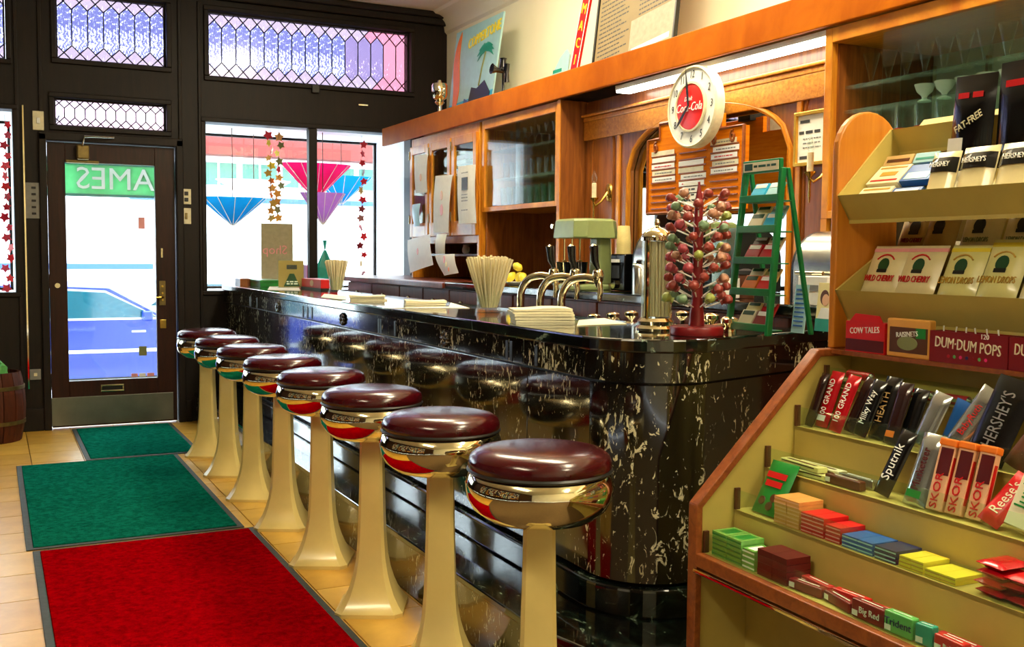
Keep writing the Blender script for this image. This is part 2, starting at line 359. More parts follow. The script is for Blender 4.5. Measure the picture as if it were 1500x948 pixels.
leaded_window('window_4', -1.45, .12, 2.566, 3.046, 14, .115, mt_blue)
# display bays: white deck, ends and head outside the wall plane, plate glass at the front
def bay(name, x0, x1, mull, n):
    m = MB(); YG = 8.76
    m.box(x0-.03, x1+.03, Y1, YG, .93, .965); m.box(x1, x1+.03, Y1, YG, .965, 2.26); m.box(x0-.03, x0, Y1, YG, .965, 2.26); m.box(x0-.03, x1+.03, Y1, YG, 2.24, 2.27)
    m.box(x0-.03, x1+.03, YG-.03, YG+.05, -.3, .93)
    struct(m.build(f'trim_{n}', 'white_board'))
    fr = MB()
    if mull: fr.box(mull[0], mull[1], YW-.01, YW+.06, .965, 2.228)
    frame(fr, x0+.02, x1-.02, .985, 2.22, YG+.02, .02, .04)
    win = struct(fr.build(name, 'storefront_wood', bevel=.003))
    xs = [x0+.02] + ([(mull[0]+mull[1])/2+.22] if mull else []) + [x1-.02]
    for a, b in zip(xs, xs[1:]): bx(a, b-.004, YG, YG+.006, .985, 2.22).build('pane', 'pane_glass', win)
bay('window_5', 1.44, 3.06, (2.22, 2.285), 7); bay('window_6', -1.45, .15, None, 8)
# the door
d = MB(); GX0, GX1, GZ0, GZ1 = .48, 1.082, .336, 1.89
d.box(DX0+.005, GX0, YW+.03, YW+.075, .008, 2.025); d.box(GX1, DX1-.005, YW+.03, YW+.075, .008, 2.025)
d.box(GX0, GX1, YW+.03, YW+.075, .008, GZ0); d.box(GX0, GX1, YW+.03, YW+.075, GZ1, 2.025)
door = struct(d.build('door_1', 'door_wood', bevel=.003))
bx(GX0, GX1, YW+.05, YW+.056, GZ0, GZ1).build('pane', 'pane_glass', door)
bx(.352, 1.19, YW+.022, YW+.03, .02, .222).build('kick_plate', 'kick_metal', door, bevel=.002)
ms = MB(); frame(ms, .70, .835, .262, .29, YW+.03, .012, .012); msl = ms.build('mail_slot', 'nickel', door, bevel=.003); bx(.70, .835, YW+.024, YW+.03, .262, .29).build('flap', 'black', msl)
lk = bx(1.10, 1.145, YW+.02, YW+.03, .87, 1.05).build('lock_plate', 'dull_brass', door, bevel=.003)
for z in (.91, .96, 1.01): MB().cyl((1.122, YW+.012, z), (1.122, YW+.02, z), .008).build('button', 'brass', lk, True)
MB().tube([(1.13, YW+.02, .93), (1.105, YW-.02, .93), (1.07, YW-.025, .93)], .007).build('handle', 'brass', door, True)
bx(1.102, 1.148, YW+.022, YW+.03, .70, .765).build('latch_plate', 'brass', door, bevel=.003)
bx(1.115, 1.13, YW+.024, YW+.03, 1.22, 1.29).build('strike_plate', 'nickel', door, bevel=.002)
MB().cyl((.415, YW+.02, 1.02), (.415, YW+.03, 1.02), .018).build('peep_ring', 'nickel', door, True)
dc = bx(.55, .635, YW-.05, YW+.03, 1.905, 2.01).build('door_closer', 'dull_brass', door, bevel=.012)
bx(.48, .70, YW-.02, YW+.028, 1.882, 1.905).build('closer_foot', 'dull_brass', dc, bevel=.008)
MB().tube([(.59, YW-.05, 2.0), (.60, YW-.1, 2.06), (.80, YW-.06, 2.07)], .008).build('closer_arm', 'steel', dc, True)
for z in (.30, 1.0, 1.72): MB().cyl((.357, YW+.018, z), (.357, YW+.018, z+.1), .008).build('hinge', 'nickel', door, True)
for i, (x, z, wd, h, c) in enumerate(((.965, 1.43, .045, .085, 'c_rose'), (.955, .50, .055, .07, 'c_olive'), (.90, .345, .045, .026, 'c_rose'), (.955, .345, .045, .026, 'white'), (1.01, .345, .05, .026, 'c_rose'))):
    bx(x, x+wd, YW+.046, YW+.0495, z, z+h).build('sticker', c, door)
# outside: pavement, road, houses over the road
struct(bx(-14, 16, Y1, 11.4, -.3, -.14).build('floor_pavement', 'white'))
mk('asphalt', (150, 152, 158), .9, var=.15, scale=8)
struct(bx(-40, 40, 11.4, 21, -.62, -.5).build('floor_road', 'asphalt'))
# ------------------------------------------------------------------ ceiling lamps (real fittings above the aisle)
def ceiling_light(x, y, label):
    t = thing('ceiling_light_offscreen', label, 'ceiling light', (x, y, ZC), 0, 'fluorescent ceiling lights over the aisle')
    bx(-.15, .15, -.62, .62, -.035, -.001).build('housing', 'white', t, bevel=.01)
    bx(-.13, .13, -.6, .6, -.12, -.036).build('diffuser', 'ceiling_diffuser', t, bevel=.02)
for y, l in ((-.6, 'nearest the back wall'), (1.4, 'second from the back wall'), (3.4, 'third from the back wall'), (5.25, 'nearest the street wall')): ceiling_light(2.2, y, 'long white fluorescent ceiling light above the bar, ' + l)
ceiling_light(-.7, 1.2, 'long white fluorescent ceiling light left of the mats')
# ------------------------------------------------------------------ street
YF = 22.0
t = thing('street_building', 'white building over the road with red band and green windows', 'building', (0, YF, -.5))
mk('render_white', (250, 250, 250), .8, var=.02); mk('band_red', (120, 26, 16), .6, var=.1); mk('shop_green', (50, 110, 92), .3, var=.15); mk('line_blue', (40, 84, 150), .5)
def zy(px, py, Y): p = on(px, py, 1, Y); return p.x, p.z
bx(-30, 30, 0, .5, 0, 12).build('wall', 'render_white', t)
zb0 = zy(300, 228, YF)[1]+.5; zb1 = zy(300, 200, YF)[1]+.5
bx(1.5, 8.2, -.5, 0, zb0, zb1).build('awning_band', 'band_red', t)
z0, z1 = zy(350, 272, YF)[1]+.5, zy(350, 240, YF)[1]+.5
for k in range(7):
    x = 2.2+k*.85; f = bx(x, x+.72, -.05, 0, z0, z1).build('window', 'shop_green', t); bx(x+.33, x+.37, -.07, -.05, z0, z1).build('glazing_bar', 'white', f)
bx(-.2, 2.9, -.3, 0, zy(97, 394, YF)[1]+.5, zy(97, 386, YF)[1]+.5).build('ledge', 'line_blue', t)
bx(2.5, 8.5, -.2, 0, zy(350, 297, YF)[1]+.5, zy(350, 290, YF)[1]+.5).build('ledge', 'line_blue', t)
# cars
def car(name, label, loc, paint, flip=1, L=4.5, Hh=1.5, W=1.8):
    t = thing(name, label, 'car', loc, 0)
    s = flip
    prof = [(-.50, .22), (-.50, .55), (-.47, .64), (-.36, .66), (-.25, .98), (-.12, 1.0), (.10, .97), (.26, .68), (.44, .58), (.495, .45), (.5, .22)]
    P = [(s*x*L, z*Hh) for x, z in prof]
    def loop(y, sc):  return [(x*(1-.02*sc), y, Hh*.22+(z-Hh*.22)*(1-.03*sc)) for x, z in P]
    m = MB().loft([loop(-W/2, 1), loop(-W/2+.08, 0), loop(W/2-.08, 0), loop(W/2, 1)]); m.build('body', paint, t, 30)
    wn = [(-.34, .69), (-.245, .94), (-.12, .955), (-.03, .95), (-.03, .69)]; wn2 = [(-.015, .69), (-.015, .95), (.09, .93), (.23, .69)]
    for q in (wn, wn2):
        f = MB().prism([(s*x*L, z*Hh) for x, z in q], -W/2-.012, -W/2+.02, 'xz').build('window_frame', 'silver', t)
        cx = sum(p[0] for p in q)/len(q); cz = sum(p[1] for p in q)/len(q)
        MB().prism([(s*(cx+(x-cx)*.92)*L, (cz+(z-cz)*.86)*Hh) for x, z in q], -W/2-.018, -W/2-.008, 'xz').build('window_glass', 'car_glass', f)
    for x in (-.31, .32):
        for y in (-W/2+.02, W/2-.22):
            wh = MB().cyl((s*x*L, y-.02, .33), (s*x*L, y+.22, .33), .33, 24).build('tyre', 'black', t, True)
            MB().cyl((s*x*L, y-.03, .33), (s*x*L, y+.05, .33), .2, 16).build('rim', 'silver', wh, True)
    bx(-.46*L, .46*L, -W/2-.015, -W/2+.02, .42*Hh, .45*Hh).build('trim_strip', 'silver', t, bevel=.005)
    bx(-.44*L, .44*L, -W/2+.02, W/2-.02, .12*Hh, .22*Hh).build('underbody', 'black', t)
    for x in (-.02, .17): bx(s*x*L-.08, s*x*L+.08, -W/2-.02, -W/2, .585*Hh, .60*Hh).build('door_handle', 'silver', t)
    m = MB().box(-.06, .06, -.14, 0, 0, .12); m.build('wing_mirror', paint, t, bevel=.02, loc=(s*.19*L, -W/2, .68*Hh))
    return t
mk('car_blue', (2, 34, 128), .3, 0, coat=.25, var=.04); mk('car_white', (240, 246, 250), .2, coat=.6, var=.02); mk('car_glass', (16, 70, 84), .1, coat=.2)
zr = on(100, 413, 1, 13.2).z
xc = on(150, 500, 1, 13.2).x
bc = car('parked_car', 'deep blue car parked at the kerb outside the door', (xc-.38, 14.0, -.55), 'car_blue', 1, 4.6, zr+.55)
zr2 = on(200, 408, 1, 16.6).z
car('parked_car', 'white car with teal windows behind the blue car', (on(205, 420, 1, 16.6).x+1.6, 17.4, -.55), 'car_white', 1, 4.5, zr2+.55)
# glass name sign hung outside over the door, read from the street
mk('sign_green', (120, 196, 150), .3, var=.5, scale=9, trans=.6); mk('sign_frame', (60, 130, 120), .4)
sy = 8.5; a = on(96, 283, 1, sy); b = on(232, 246, 1, sy)
t = thing('name_sign', 'green glass sign with reversed white letters outside the door', 'sign', ((a.x+b.x)/2, sy, a.z))
sw, sh = (b.x-a.x)/2+.16, b.z-a.z
bx(-sw, sw, -.006, .006, 0, sh).build('glass_panel', 'sign_green', t)
m = MB(); m.box(-sw, sw, -.012, .012, sh, sh+.05); m.box(-sw, sw, -.012, .012, -.02, 0)
for x in (-sw*.8, sw*.8): m.cyl((x, 0, sh+.05), (x, 0, sh+.3), .006); m.cyl((x, 0, sh+.3), (x, Y1-sy, sh+.3), .006)
m.build('frame', 'sign_frame', t)
letters('JAMES &', .25, 'black', t, (-.06, .008, sh/2), (PI/2, 0, PI), ext=.004, sx=.98); letters('JAMES &', .236, 'white', t, (-.06, 0, sh/2), (PI/2, 0, PI), ext=.016)
# ------------------------------------------------------------------ bar
CT = 1.02
def outline(off):     # plan of the bar, offset inwards; rounded near corner, raked near end
    x0 = 1.545+off; pts = [(x0, YW-.005), (x0, 2.60)]
    cx, cy, r = 1.545+.24, 2.60, .24-off
    e = Vector((.71, .22)).normalized(); nrm = Vector((e.y, -e.x))
    a0, a1 = PI, math.atan2(nrm.y, nrm.x)+2*PI
    for k in range(1, 13): a = a0+(a1-a0)*k/12; pts.append((cx+r*math.cos(a), cy+r*math.sin(a)))
    p = Vector(pts[-1]); q = p+e*.66; pts += [tuple(q)]
    return pts
IN = 2.05
bar = thing('soda_fountain_bar', 'long black marble soda fountain bar with raised step', 'bar', (1.85, 5.2, 0))
def BL(m, name, mat, parent=bar, **k):
    o = m.build(name, mat, parent, **k); o.location = (-1.85, -5.2, 0) if parent is bar else (0, 0, 0); return o
def solid(off, z0, z1, back=IN): o = outline(off); return MB().prism(o + [(o[-1][0]-.03, o[-1][1]+.09), (back+.04, 2.80), (back, 2.86), (back, YW-.005)], z0, z1)
BL(solid(0, CT-.04, CT), 'countertop', 'green_marble', bevel=.006)
BL(solid(.06, .30, CT-.04, IN-.03), 'core', 'black')
# marble facing: panels between seams, then curved corner, then end
seams = [7.90, 6.90, 5.60, 4.30, 3.00, 2.60]
for a, b in zip(seams, seams[1:]):
    BL(bx(1.575, 1.61, b+.0015, a-.0015, .31, .885), 'panel', 'black_marble', bevel=.002)
    BL(bx(1.56, 1.61, b+.001, a-.001, .895, CT-.04), 'frieze', 'black_marble', bevel=.002)
def strip(off, z0, z1, i0, i1, th=.03):
    o = outline(off)[i0:i1]; n = outline(off+th)[i0:i1]; return MB().prism(o+n[::-1], z0, z1)
for nm, off, z0, z1 in (('panel', .03, .31, .885), ('frieze', .015, .895, CT-.04)):
    BL(strip(off, z0, z1, 1, 14), nm, 'black_marble', smooth=25); BL(strip(off, z0, z1, 13, 15), nm, 'black_marble')
BL(solid(.0, .215, .30, IN-.03), 'baseboard', 'green_marble', bevel=.008)
BL(MB().prism([(1.35, YW-.005), (1.35, 2.5), (1.40, 2.3), (1.55, 2.16), (2.02, 2.26), (2.02, YW-.005)], .0, .19), 'step', 'black_marble', bevel=.004)
BL(MB().prism([(1.335, YW-.005), (1.335, 2.5), (1.385, 2.29), (1.55, 2.145), (2.02, 2.25), (2.02, YW-.005)], .19, .215), 'step_slab', 'green_marble', bevel=.005)
for y in (6.90, 5.60, 4.30, 3.00):
    for dy in (-.09, .09, 0 if y == 5.60 else .12):
        BL(bx(1.557, 1.5605, y+dy-.009, y+dy+.009, .90, .965), 'groove', 'black')
for y in (6.25, 4.95, 3.65):
    m = MB()
    for k in range(8): a = k*PI/4; m.ball((1.556, y+.028*math.cos(a), .932+.022*math.sin(a)), .011, 8)
    m.ball((1.553, y, .932), .014, 8); BL(m, 'rosette', 'black_marble', smooth=60)
# ------------------------------------------------------------------ stools
def make_stool():
    t = thing('bar_stool', '', 'stool', group='red topped bar stools along the bar')
    prof = [(.118, 0), (.118, .014), (.110, .022), (.098, .04), (.084, .065), (.071, .1), (.06, .14), (.0515, .19), (.047, .25), (.044, .33), (.041, .45), (.0385, .61)]
    loops = []
    for r, z in prof:
        c = r*.78; loops.append([(r, -c, z), (r, c, z), (c, r, z), (-c, r, z), (-r, c, z), (-r, -c, z), (-c, -r, z), (c, -r, z)])
    MB().loft(loops).build('pedestal', 'porcelain', t, 30)
    MB().lathe([(.06, .606), (.10, .609), (.135, .618), (.164, .642), (.179, .670), (.182, .698), (.174, .726), (.158, .734)], 48).build('bowl', 'chrome', t, 50)
    MB().lathe([(.150, .730), (.170, .733), (.175, .742), (.1755, .756), (.170, .770), (.154, .781), (.12, .788), (.06, .7905), (.001, .791)], 48).build('cushion', 'red_vinyl', t, 50)
    MB().lathe([(.174, .731), (.179, .736), (.174, .741)], 48, caps=(0, 0)).build('piping', 'black', t, 50)
    return t
st = make_stool()
ordinal = ['nearest the candy rack', 'second from the candy rack', 'third from the candy rack', 'fourth from the candy rack', 'fourth from the street wall', 'third from the street wall', 'second from the street wall', 'nearest the street wall']
for k in range(8):
    o = st if k == 0 else copy_tree(st)
    o['label'] = 'red cushioned bar stool with cream pedestal, ' + ordinal[k]
    o.location = (1.183, 2.185+.62*k, 0); o.rotation_euler = (0, 0, -YAW)
# ------------------------------------------------------------------ mats
def mat_(name, label, x0, x1, y0, y1, c, z=0):
    t = thing(name, label, 'mat', ((x0+x1)/2, (y0+y1)/2, z)); a, b = (x1-x0)/2, (y1-y0)/2
    MB().ring([(-a, -b), (a, -b), (a, b), (-a, b)], [(-a+.028, -b+.028), (a-.028, -b+.028), (a-.028, b-.028), (-a+.028, b-.028)], .0005, .006, 'xy').build('rubber_border', 'mat_rubber', t, bevel=.002)
    bx(-a+.028, a-.028, -b+.028, b-.028, .0005, .011).build('carpet', c, t, bevel=.003)
mat_('floor_mat', 'bright red carpet mat with grey border beside the stools', .128, 1.045, 2.60, 4.675, 'carpet_red')
mat_('floor_mat', 'large green carpet mat between red mat and doorway mat', .105, 1.01, 4.70, 6.61, 'carpet_green')
mat_('floor_mat', 'green carpet mat at the foot of the door', .485, 1.16, 6.63, 7.86, 'carpet_green')
# ------------------------------------------------------------------ back bar
XF, XM = 2.80, 2.96
BT = 1.09                       # height of the back counter
def ypx(px, X, py=250): return on(px, py, 0, X).y
def base_units():
    # lower cabinets below the back counter, one thing per unit, then the continuous worktop
    ys = [7.88, 6.72, 5.85, 4.98, 4.11, 3.24, 2.37]
    labs = ['closest to the street window', 'below the glass door cupboard', 'below the glassware cabinet', 'below the milkshake mixer', 'below the menu board', 'behind the lollipop tree']
    for k, (a, b) in enumerate(zip(ys, ys[1:])):
        w_ = a-b; t = thing('base_cabinet', 'red brown wooden base cabinet with two doors, ' + labs[k], 'cabinet', (2.52, (a+b)/2, 0), FRONT, 'base cabinets under the back counter')
        bx(-w_/2+.002, w_/2-.002, .02, .8, .08, BT-.04).build('body', 'red_wood', t, bevel=.002)
        for s in (-1, 1):
            d = bx(min(0, s*w_/2)+.008, max(0, s*w_/2)-.008, 0, .02, .1, BT-.20).build('door', 'red_wood', t, bevel=.004)
            bx(min(0, s*w_/2)+.07, max(0, s*w_/2)-.07, -.008, 0, .17, BT-.27).build('raised_panel', 'red_wood', d, bevel=.006)
            MB().ball((s*.05, -.018, BT-.3), .014).build('knob', 'nickel', d, True)
            dr = bx(min(0, s*w_/2)+.008, max(0, s*w_/2)-.008, 0, .02, BT-.19, BT-.05).build('drawer', 'red_wood', t, bevel=.004)
            MB().ball((s*w_/4, -.018, BT-.12), .013).build('knob', 'nickel', dr, True)
base_units()
t = thing('back_worktop', 'dark green marble worktop running behind the bar', 'worktop', (2.48, 4.1, BT-.04), FRONT)
bx(-1.73, 1.72, 0, .87, 0, .04).build('slab', 'green_marble', t, bevel=.006)
t = thing('wooden_ledge', 'wooden ledge below the glass door cupboard and window end', 'ledge', (2.48, 6.85, BT-.04), FRONT)
bx(-1.05, 1.015, 0, .87, 0, .04).build('board', 'red_wood', t, bevel=.006)
bx(-1.05, 1.015, -.012, 0, 0, .035).build('lip', 'red_wood', t, bevel=.004)
# --- valance and top board
t = thing('valance_board', 'long honey wood valance beam above the back bar', 'valance', (2.79, 4.3, 2.11), FRONT)
bx(-3.5, 3.61, -.012, .012, 0, .138).build('fascia', 'valance_wood', t, bevel=.004)
bx(-3.5, 3.61, .012, .585, .10, .125).build('top_shelf', 'honey_wood_h', t)
# --- cupboard with three glass doors
ya, yb = 7.21, 6.02
t = thing('glass_door_cupboard', 'honey wood cupboard with three narrow glass doors and taped papers', 'cupboard', (XF, (ya+yb)/2, BT), FRONT)
hw = (ya-yb)/2; z0, z1 = 1.385-BT, 2.105-BT
m = MB(); m.box(-hw, -hw+.03, 0, .55, 0, z1); m.box(hw-.03, hw, 0, .55, 0, z1); m.box(-hw+.03, hw-.03, .53, .55, 0, z1); m.box(-hw+.03, hw-.03, 0, .53, z1-.06, z1); m.box(-hw+.03, hw-.03, 0, .53, z0-.05, z0)
m.build('carcass', 'honey_wood', t, bevel=.003)
bx(-hw+.03, hw-.03, .02, .53, 1.80-BT, 1.815-BT).build('shelf', 'honey_wood_h', t); bx(-hw+.03, hw-.03, .05, .53, .16, .175).build('shelf', 'red_wood', t)
edges = [ya, 6.835, 6.44, yb]
for a, b in zip(edges, edges[1:]):
    xa, xb = (ya+yb)/2-a, (ya+yb)/2-b; xa += .012; xb -= .012; f = MB(); s_ = .05
    f.box(xa, xa+s_, -.02, 0, z0, z1-.06); f.box(xb-s_, xb, -.02, 0, z0, z1-.06); f.box(xa+s_, xb-s_, -.02, 0, z1-.12, z1-.06); f.box(xa+s_, xb-s_, -.02, 0, z0, z0+.10)
    d = f.build('door', 'honey_wood', t, bevel=.004); bx(xa+s_, xb-s_, -.012, -.008, z0+.10, z1-.12).build('pane', 'door_glass', d)
    MB().ball((xb-.02, -.028, (z0+z1)/2-.05), .01).build('knob', 'nickel', d, True)
    for z in (z0+.1, z1-.15): MB().cyl((xa, -.022, z), (xa, -.022, z+.06), .006).build('hinge', 'nickel', d, True)
# things kept inside
CN = {'c_red': 'red', 'c_sky': 'sky blue', 'white': 'white', 'c_rose': 'rose', 'c_tan': 'tan', 'c_peach': 'peach'}
def stack_of(name, label, cat, n, loc, mats, w_=.2, d_=.18, h=.03, group=None):
    for k in range(n):
        t_ = thing(name, CN[mats[k]] + ' ' + label, cat, (loc[0], loc[1], loc[2]+k*h), FRONT, group); q = mats[k % len(mats)]
        MB().box(-w_/2, w_/2, 0, d_, 0, h-.002).build('cloth', q, t_, bevel=.008)
stack_of('folded_linen', 'folded cloth in the stack behind the middle glass door', 'linen', 5, (XF+.12, 6.63, 1.816), ['c_red', 'c_sky', 'white', 'c_rose', 'c_tan'], .24, .2, .034, 'folded cloths in the glass door cupboard')
stack_of('folded_linen', 'folded cloth in the stack behind the third glass door', 'linen', 4, (XF+.12, 6.22, 1.816), ['c_tan', 'white', 'c_red', 'c_peach'], .24, .2, .034, 'folded cloths in the glass door cupboard')
# --- glassware cabinet
def glass_cabinet(y0, y1, label, zb):
    c = (y0+y1)/2; hw = (y0-y1)/2
    t = thing('glassware_cabinet', label, 'cabinet', (XF, c, zb), FRONT); H_ = 2.105-zb
    m = MB(); m.box(-hw, -hw+.035, 0, .56, 0, H_); m.box(hw-.035, hw, 0, .56, 0, H_); m.box(-hw+.035, hw-.035, 0, .56, H_-.055, H_); m.box(-hw+.035, hw-.035, 0, .56, 0, .03)
    m.build('carcass', 'honey_wood', t, bevel=.003)
    bx(-hw+.035, hw-.035, .53, .555, .03, H_-.055).build('back_panel', 'white', t)
    return t, hw, H_
t, hw, H_ = glass_cabinet(5.985, 4.995, 'glassware cabinet with sliding glass doors left of the arched panelling', 1.53)
for a, b, y in ((-hw+.036, .01, .012), (-.03, hw-.036, .004)): bx(a, b, y, y+.004, .032, H_-.06).build('sliding_door', 'pane_glass', t)
for z in (.20, .375): bx(-hw+.04, hw-.04, .06, .52, z, z+.008).build('glass_shelf', 'green_edge_glass', t)
t['label'] = t['label']
# --- side panel, dark niche
t = thing('niche_back', 'open niche below the glassware cabinet by the pier', 'niche', (XF, 5.49, BT), FRONT)
m = MB(); m.box(-.495, .495, .40, .42, 0, .438); m.box(-.495, -.475, .03, .4, 0, .438); m.build('lining', 'brown_wood', t)
t = thing('wood_pier', 'red brown wooden pier panel right of the glassware cabinet', 'panel', (XF, 4.985, BT), FRONT)
bx(-.006, .012, 0, .2, 0, 2.108-BT).build('panel', 'brown_wood', t, bevel=.003)
bx(-.012, .018, -.006, .0, 0, 2.108-BT).build('edge_strip', 'honey_wood', t)
# --- arched panelling with mirror between pier and right cabinet
MY0, MY1 = 4.965, 2.975
t = thing('arched_mirror_panelling', 'honey brown wooden panelling with wide arched mirror', 'panelling', (XM, (MY0+MY1)/2, BT), FRONT)
hw = (MY0-MY1)/2; cy = (MY0+MY1)/2; top = 2.10-BT
def lx(px, py=220): return cy-ypx(px, XM, py)
mL, mR = lx(922), lx(1160)
zs, za = 1.70-BT, 1.955-BT          # spring and crown of the arch
arch = [(mL+(mR-mL)*k/24, zs+(za-zs)*math.sqrt(max(0, 1-((k-12)/12)**2))) for k in range(25)]
m = MB(); m.box(-hw, mL, 0, .03, 0, top); m.box(mR, hw, 0, .03, 0, top)
for (x0, q0), (x1, q1) in zip(arch, arch[1:]): m.prism([(x0, q0), (x1, q1), (x1, top), (x0, top)], 0, .03, 'xz')
m.build('panel_board', 'brown_wood', t)
m = MB(); m.tube([(x, -.004, z) for x, z in [(mL, 0)]+arch+[(mR, 0)]], .013, 8); m.build('arch_moulding', 'honey_wood', t, True)
mk('mirror', (225, 232, 226), .02, 1, var=.01)
bx(mL-.02, mR+.02, .034, .04, 0, za+.02).build('mirror_glass', 'mirror', t)
m = MB(); m.box(-hw, hw, -.02, 0, top-.11, top-.085); m.box(-hw, hw, -.035, 0, top-.085, top-.07); m.build('cornice', 'honey_wood_h', t, bevel=.005)
bx(-hw, hw, -.016, 0, top-.21, top-.11).build('frieze_board', 'honey_wood_h', t, bevel=.003)
for x in (lx(908), lx(1172)): bx(x-.014, x+.014, -.012, 0, 0, top-.21).build('stile', 'honey_wood', t, bevel=.003)
for xa, xb in ((lx(869), lx(900)), (lx(1180), hw-.03)):
    c_ = (xa+xb)/2; r = (xb-xa)/2; z_ = 1.84-BT
    pts = [(xa, -.003, .12)] + [(c_-r*math.cos(PI*k/12), -.003, z_+r*math.sin(PI*k/12)) for k in range(13)] + [(xb, -.003, .12), (xa, -.003, .12)]
    MB().tube(pts, .008, 6).build('niche_moulding', 'brown_wood', t, True)
    MB().prism([(p[0]*1.0, p[2]) for p in pts[:-1]], -.004, 0, 'xz').build('niche_panel', 'brown_wood', t)
# tube lamp under the valance
l = thing('under_valance_lamp', 'white strip lamp tucked under the valance above the clock', 'lamp', (2.86, 3.7, 2.075), FRONT)
bx(-.75, .72, -.04, .05, .012, .034).build('housing', 'white', l); bx(-.75, .72, -.035, .045, 0, .012).build('diffuser', 'tube_light', l, bevel=.003)
# --- right cabinet
t, hw2, H2 = glass_cabinet(2.965, .75, 'long glassware cabinet with sliding glass doors above the candy rack', 1.40)
bx(-hw2+.0355, -hw2+.045, .03, .52, .031, H2-.056).build('side_lining', 'brown_wood', t)
rc = t; rcy = (2.965+.75)/2
bx(-hw2+.27, -hw2+.72, .012, .016, .032, H2-.06).build('sliding_door', 'pane_glass', t); bx(-hw2+.36, hw2-.036, .004, .008, .032, H2-.06).build('sliding_door', 'pane_glass', t)
SZ = [1.62, 1.795, 1.885]
for z in (1.795-1.40, 1.885-1.40): bx(-hw2+.04, hw2-.04, .06, .50, z, z+.008).build('glass_shelf', 'green_edge_glass', t)
bx(-hw2+.04, hw2-.04, .06, .50, .225, .24).build('shelf', 'white', t)
for x in (-hw2+.05, -hw2+.30): bx(x, x+.012, .5, .52, .2, H2-.1).build('shelf_rail', 'nickel', t)
bx(-hw2, -hw2+.03, .0, .05, BT-1.40, 0).build('post', 'honey_wood', t)
# glassware
def proto_lathe(name, label, cat, prof, mat, group, n=18, caps=(1, 0)):
    t_ = thing(name, label, cat, (0, 0, -50), 0, group); MB().lathe(prof, n, caps=caps).build('bowl' if 'dish' in name else 'body', mat, t_, 40); return t_
_first = {}
def place(proto, loc, label=None, rot=0):
    k = proto.name
    o = proto if k not in _first else copy_tree(proto); _first[k] = 1
    o.location = loc; o.rotation_euler = (0, 0, rot)
    if label: o['label'] = label
    return o
cone = proto_lathe('pilsner_glass', 'flared footed glass on the top glass shelf above the candy rack', 'glass', [(.028, 0), (.026, .005), (.006, .012), (.007, .02), (.030, .115), (.031, .117)], 'clear_glass', 'flared glasses on the top shelf', 16)
for k in range(13): place(cone, (XF+.13, 2.86-.082*k, 1.8936))
dish = proto_lathe('sherbet_dish', 'white footed sherbet dish on the middle glass shelf', 'dish', [(.024, 0), (.022, .004), (.008, .01), (.01, .02), (.026, .035), (.035, .06), (.033, .061), (.02, .035)], 'white', 'sherbet dishes on the middle shelf', 16)
for k in range(11): place(dish, (XF+.14, 2.62-.085*k, 1.8036))
tum = proto_lathe('tall_tumbler', 'tall tumbler with red print on the bottom white shelf', 'glass', [(.026, 0), (.034, .006), (.036, .15), (.037, .152)], 'clear_glass', 'tall printed tumblers on the bottom shelf', 16)
mk('print_red', (226, 44, 36), .4)
def curved(r, a0, a1, z0, z1, mat, parent, nm='print'):
    MB().grid(lambda u, v: (r*math.sin(a0+(a1-a0)*u), -r*math.cos(a0+(a1-a0)*u), z0+(z1-z0)*v), 6, 2).build(nm, mat, parent)
curved(.0372, -.6, .6, .05, .075, 'print_red', tum); curved(.0375, -.9, .9, .02, .024, 'white', tum)
for k in range(12):
    for r in range(2): place(tum, (XF+.12+.1*r, 2.86-.088*k-.03*r, 1.641), None, FRONT)
# left glassware cabinet: stemware on top, green-tinted goblets below
mk('green_tint', (150, 220, 170), .1)
clear('green_glass', (226, 250, 232), (190, 240, 208), lo=.05, hi=.5, edgemix=.5)
gob = proto_lathe('stem_glass', 'clear stemmed glass on the upper shelf of the glassware cabinet by the pier', 'glass', [(.03, 0), (.028, .004), (.005, .01), (.005, .055), (.022, .075), (.032, .12), (.033, .122)], 'clear_glass', 'stemmed glasses in the glassware cabinet', 16)
for k in range(10):
    place(gob, (XF+.14, 5.89-.09*k, 1.9136))
gt = proto_lathe('green_tumbler', 'green tinted tumbler on the floor of the glassware cabinet by the pier', 'glass', [(.024, 0), (.03, .005), (.036, .12), (.037, .122)], 'green_glass', 'green tinted tumblers in the glassware cabinet', 14)
for k in range(10):
    for r in range(2): place(gt, (XF+.13+.1*r, 5.90-.09*k-.02*r, 1.562))
cl = proto_lathe('water_glass', 'clear water glass on the lower glass shelf of the glassware cabinet by the pier', 'glass', [(.026, 0), (.032, .005), (.036, .10), (.037, .102)], 'clear_glass', 'clear water glasses in the glassware cabinet', 14)
for k in range(10): place(cl, (XF+.15, 5.90-.09*k, 1.740))
# ------------------------------------------------------------------ clock
cc = on(1018, 157, 0, XM-.17)
t = thing('wall_clock', 'round white wall clock with red centre and black numerals', 'clock', (XM-.17, cc.y, cc.z), FRONT); t.scale = (.83,)*3
bx(-.05, .05, .03, .16, -.05, .05).build('mount', 'black', t)
RX = Matrix.Rotation(PI/2, 4, 'X')        # lathe axis z -> -y
R0 = .215
MB().lathe([(R0-.02, -.03), (R0, -.03), (R0+.002, .02), (R0-.008, .03), (R0-.014, .024)], 56, caps=(1, 0), T=RX).build('case', 'ivory', t, 40)
MB().lathe([(R0-.008, .02), (.001, .022)], 56, caps=(0, 0), T=RX).build('dial', 'white', t, 40)
MB().lathe([(.132, .022), (.132, .036), (.122, .038), (.12, .032)], 48, caps=(0, 0), T=RX).build('inner_ring', 'ivory', t, 40)
rd = MB().lathe([(.121, .03), (.10, .036), (.001, .04)], 48, caps=(0, 0), T=RX).build('red_disc', 'c_coke', t, 40)
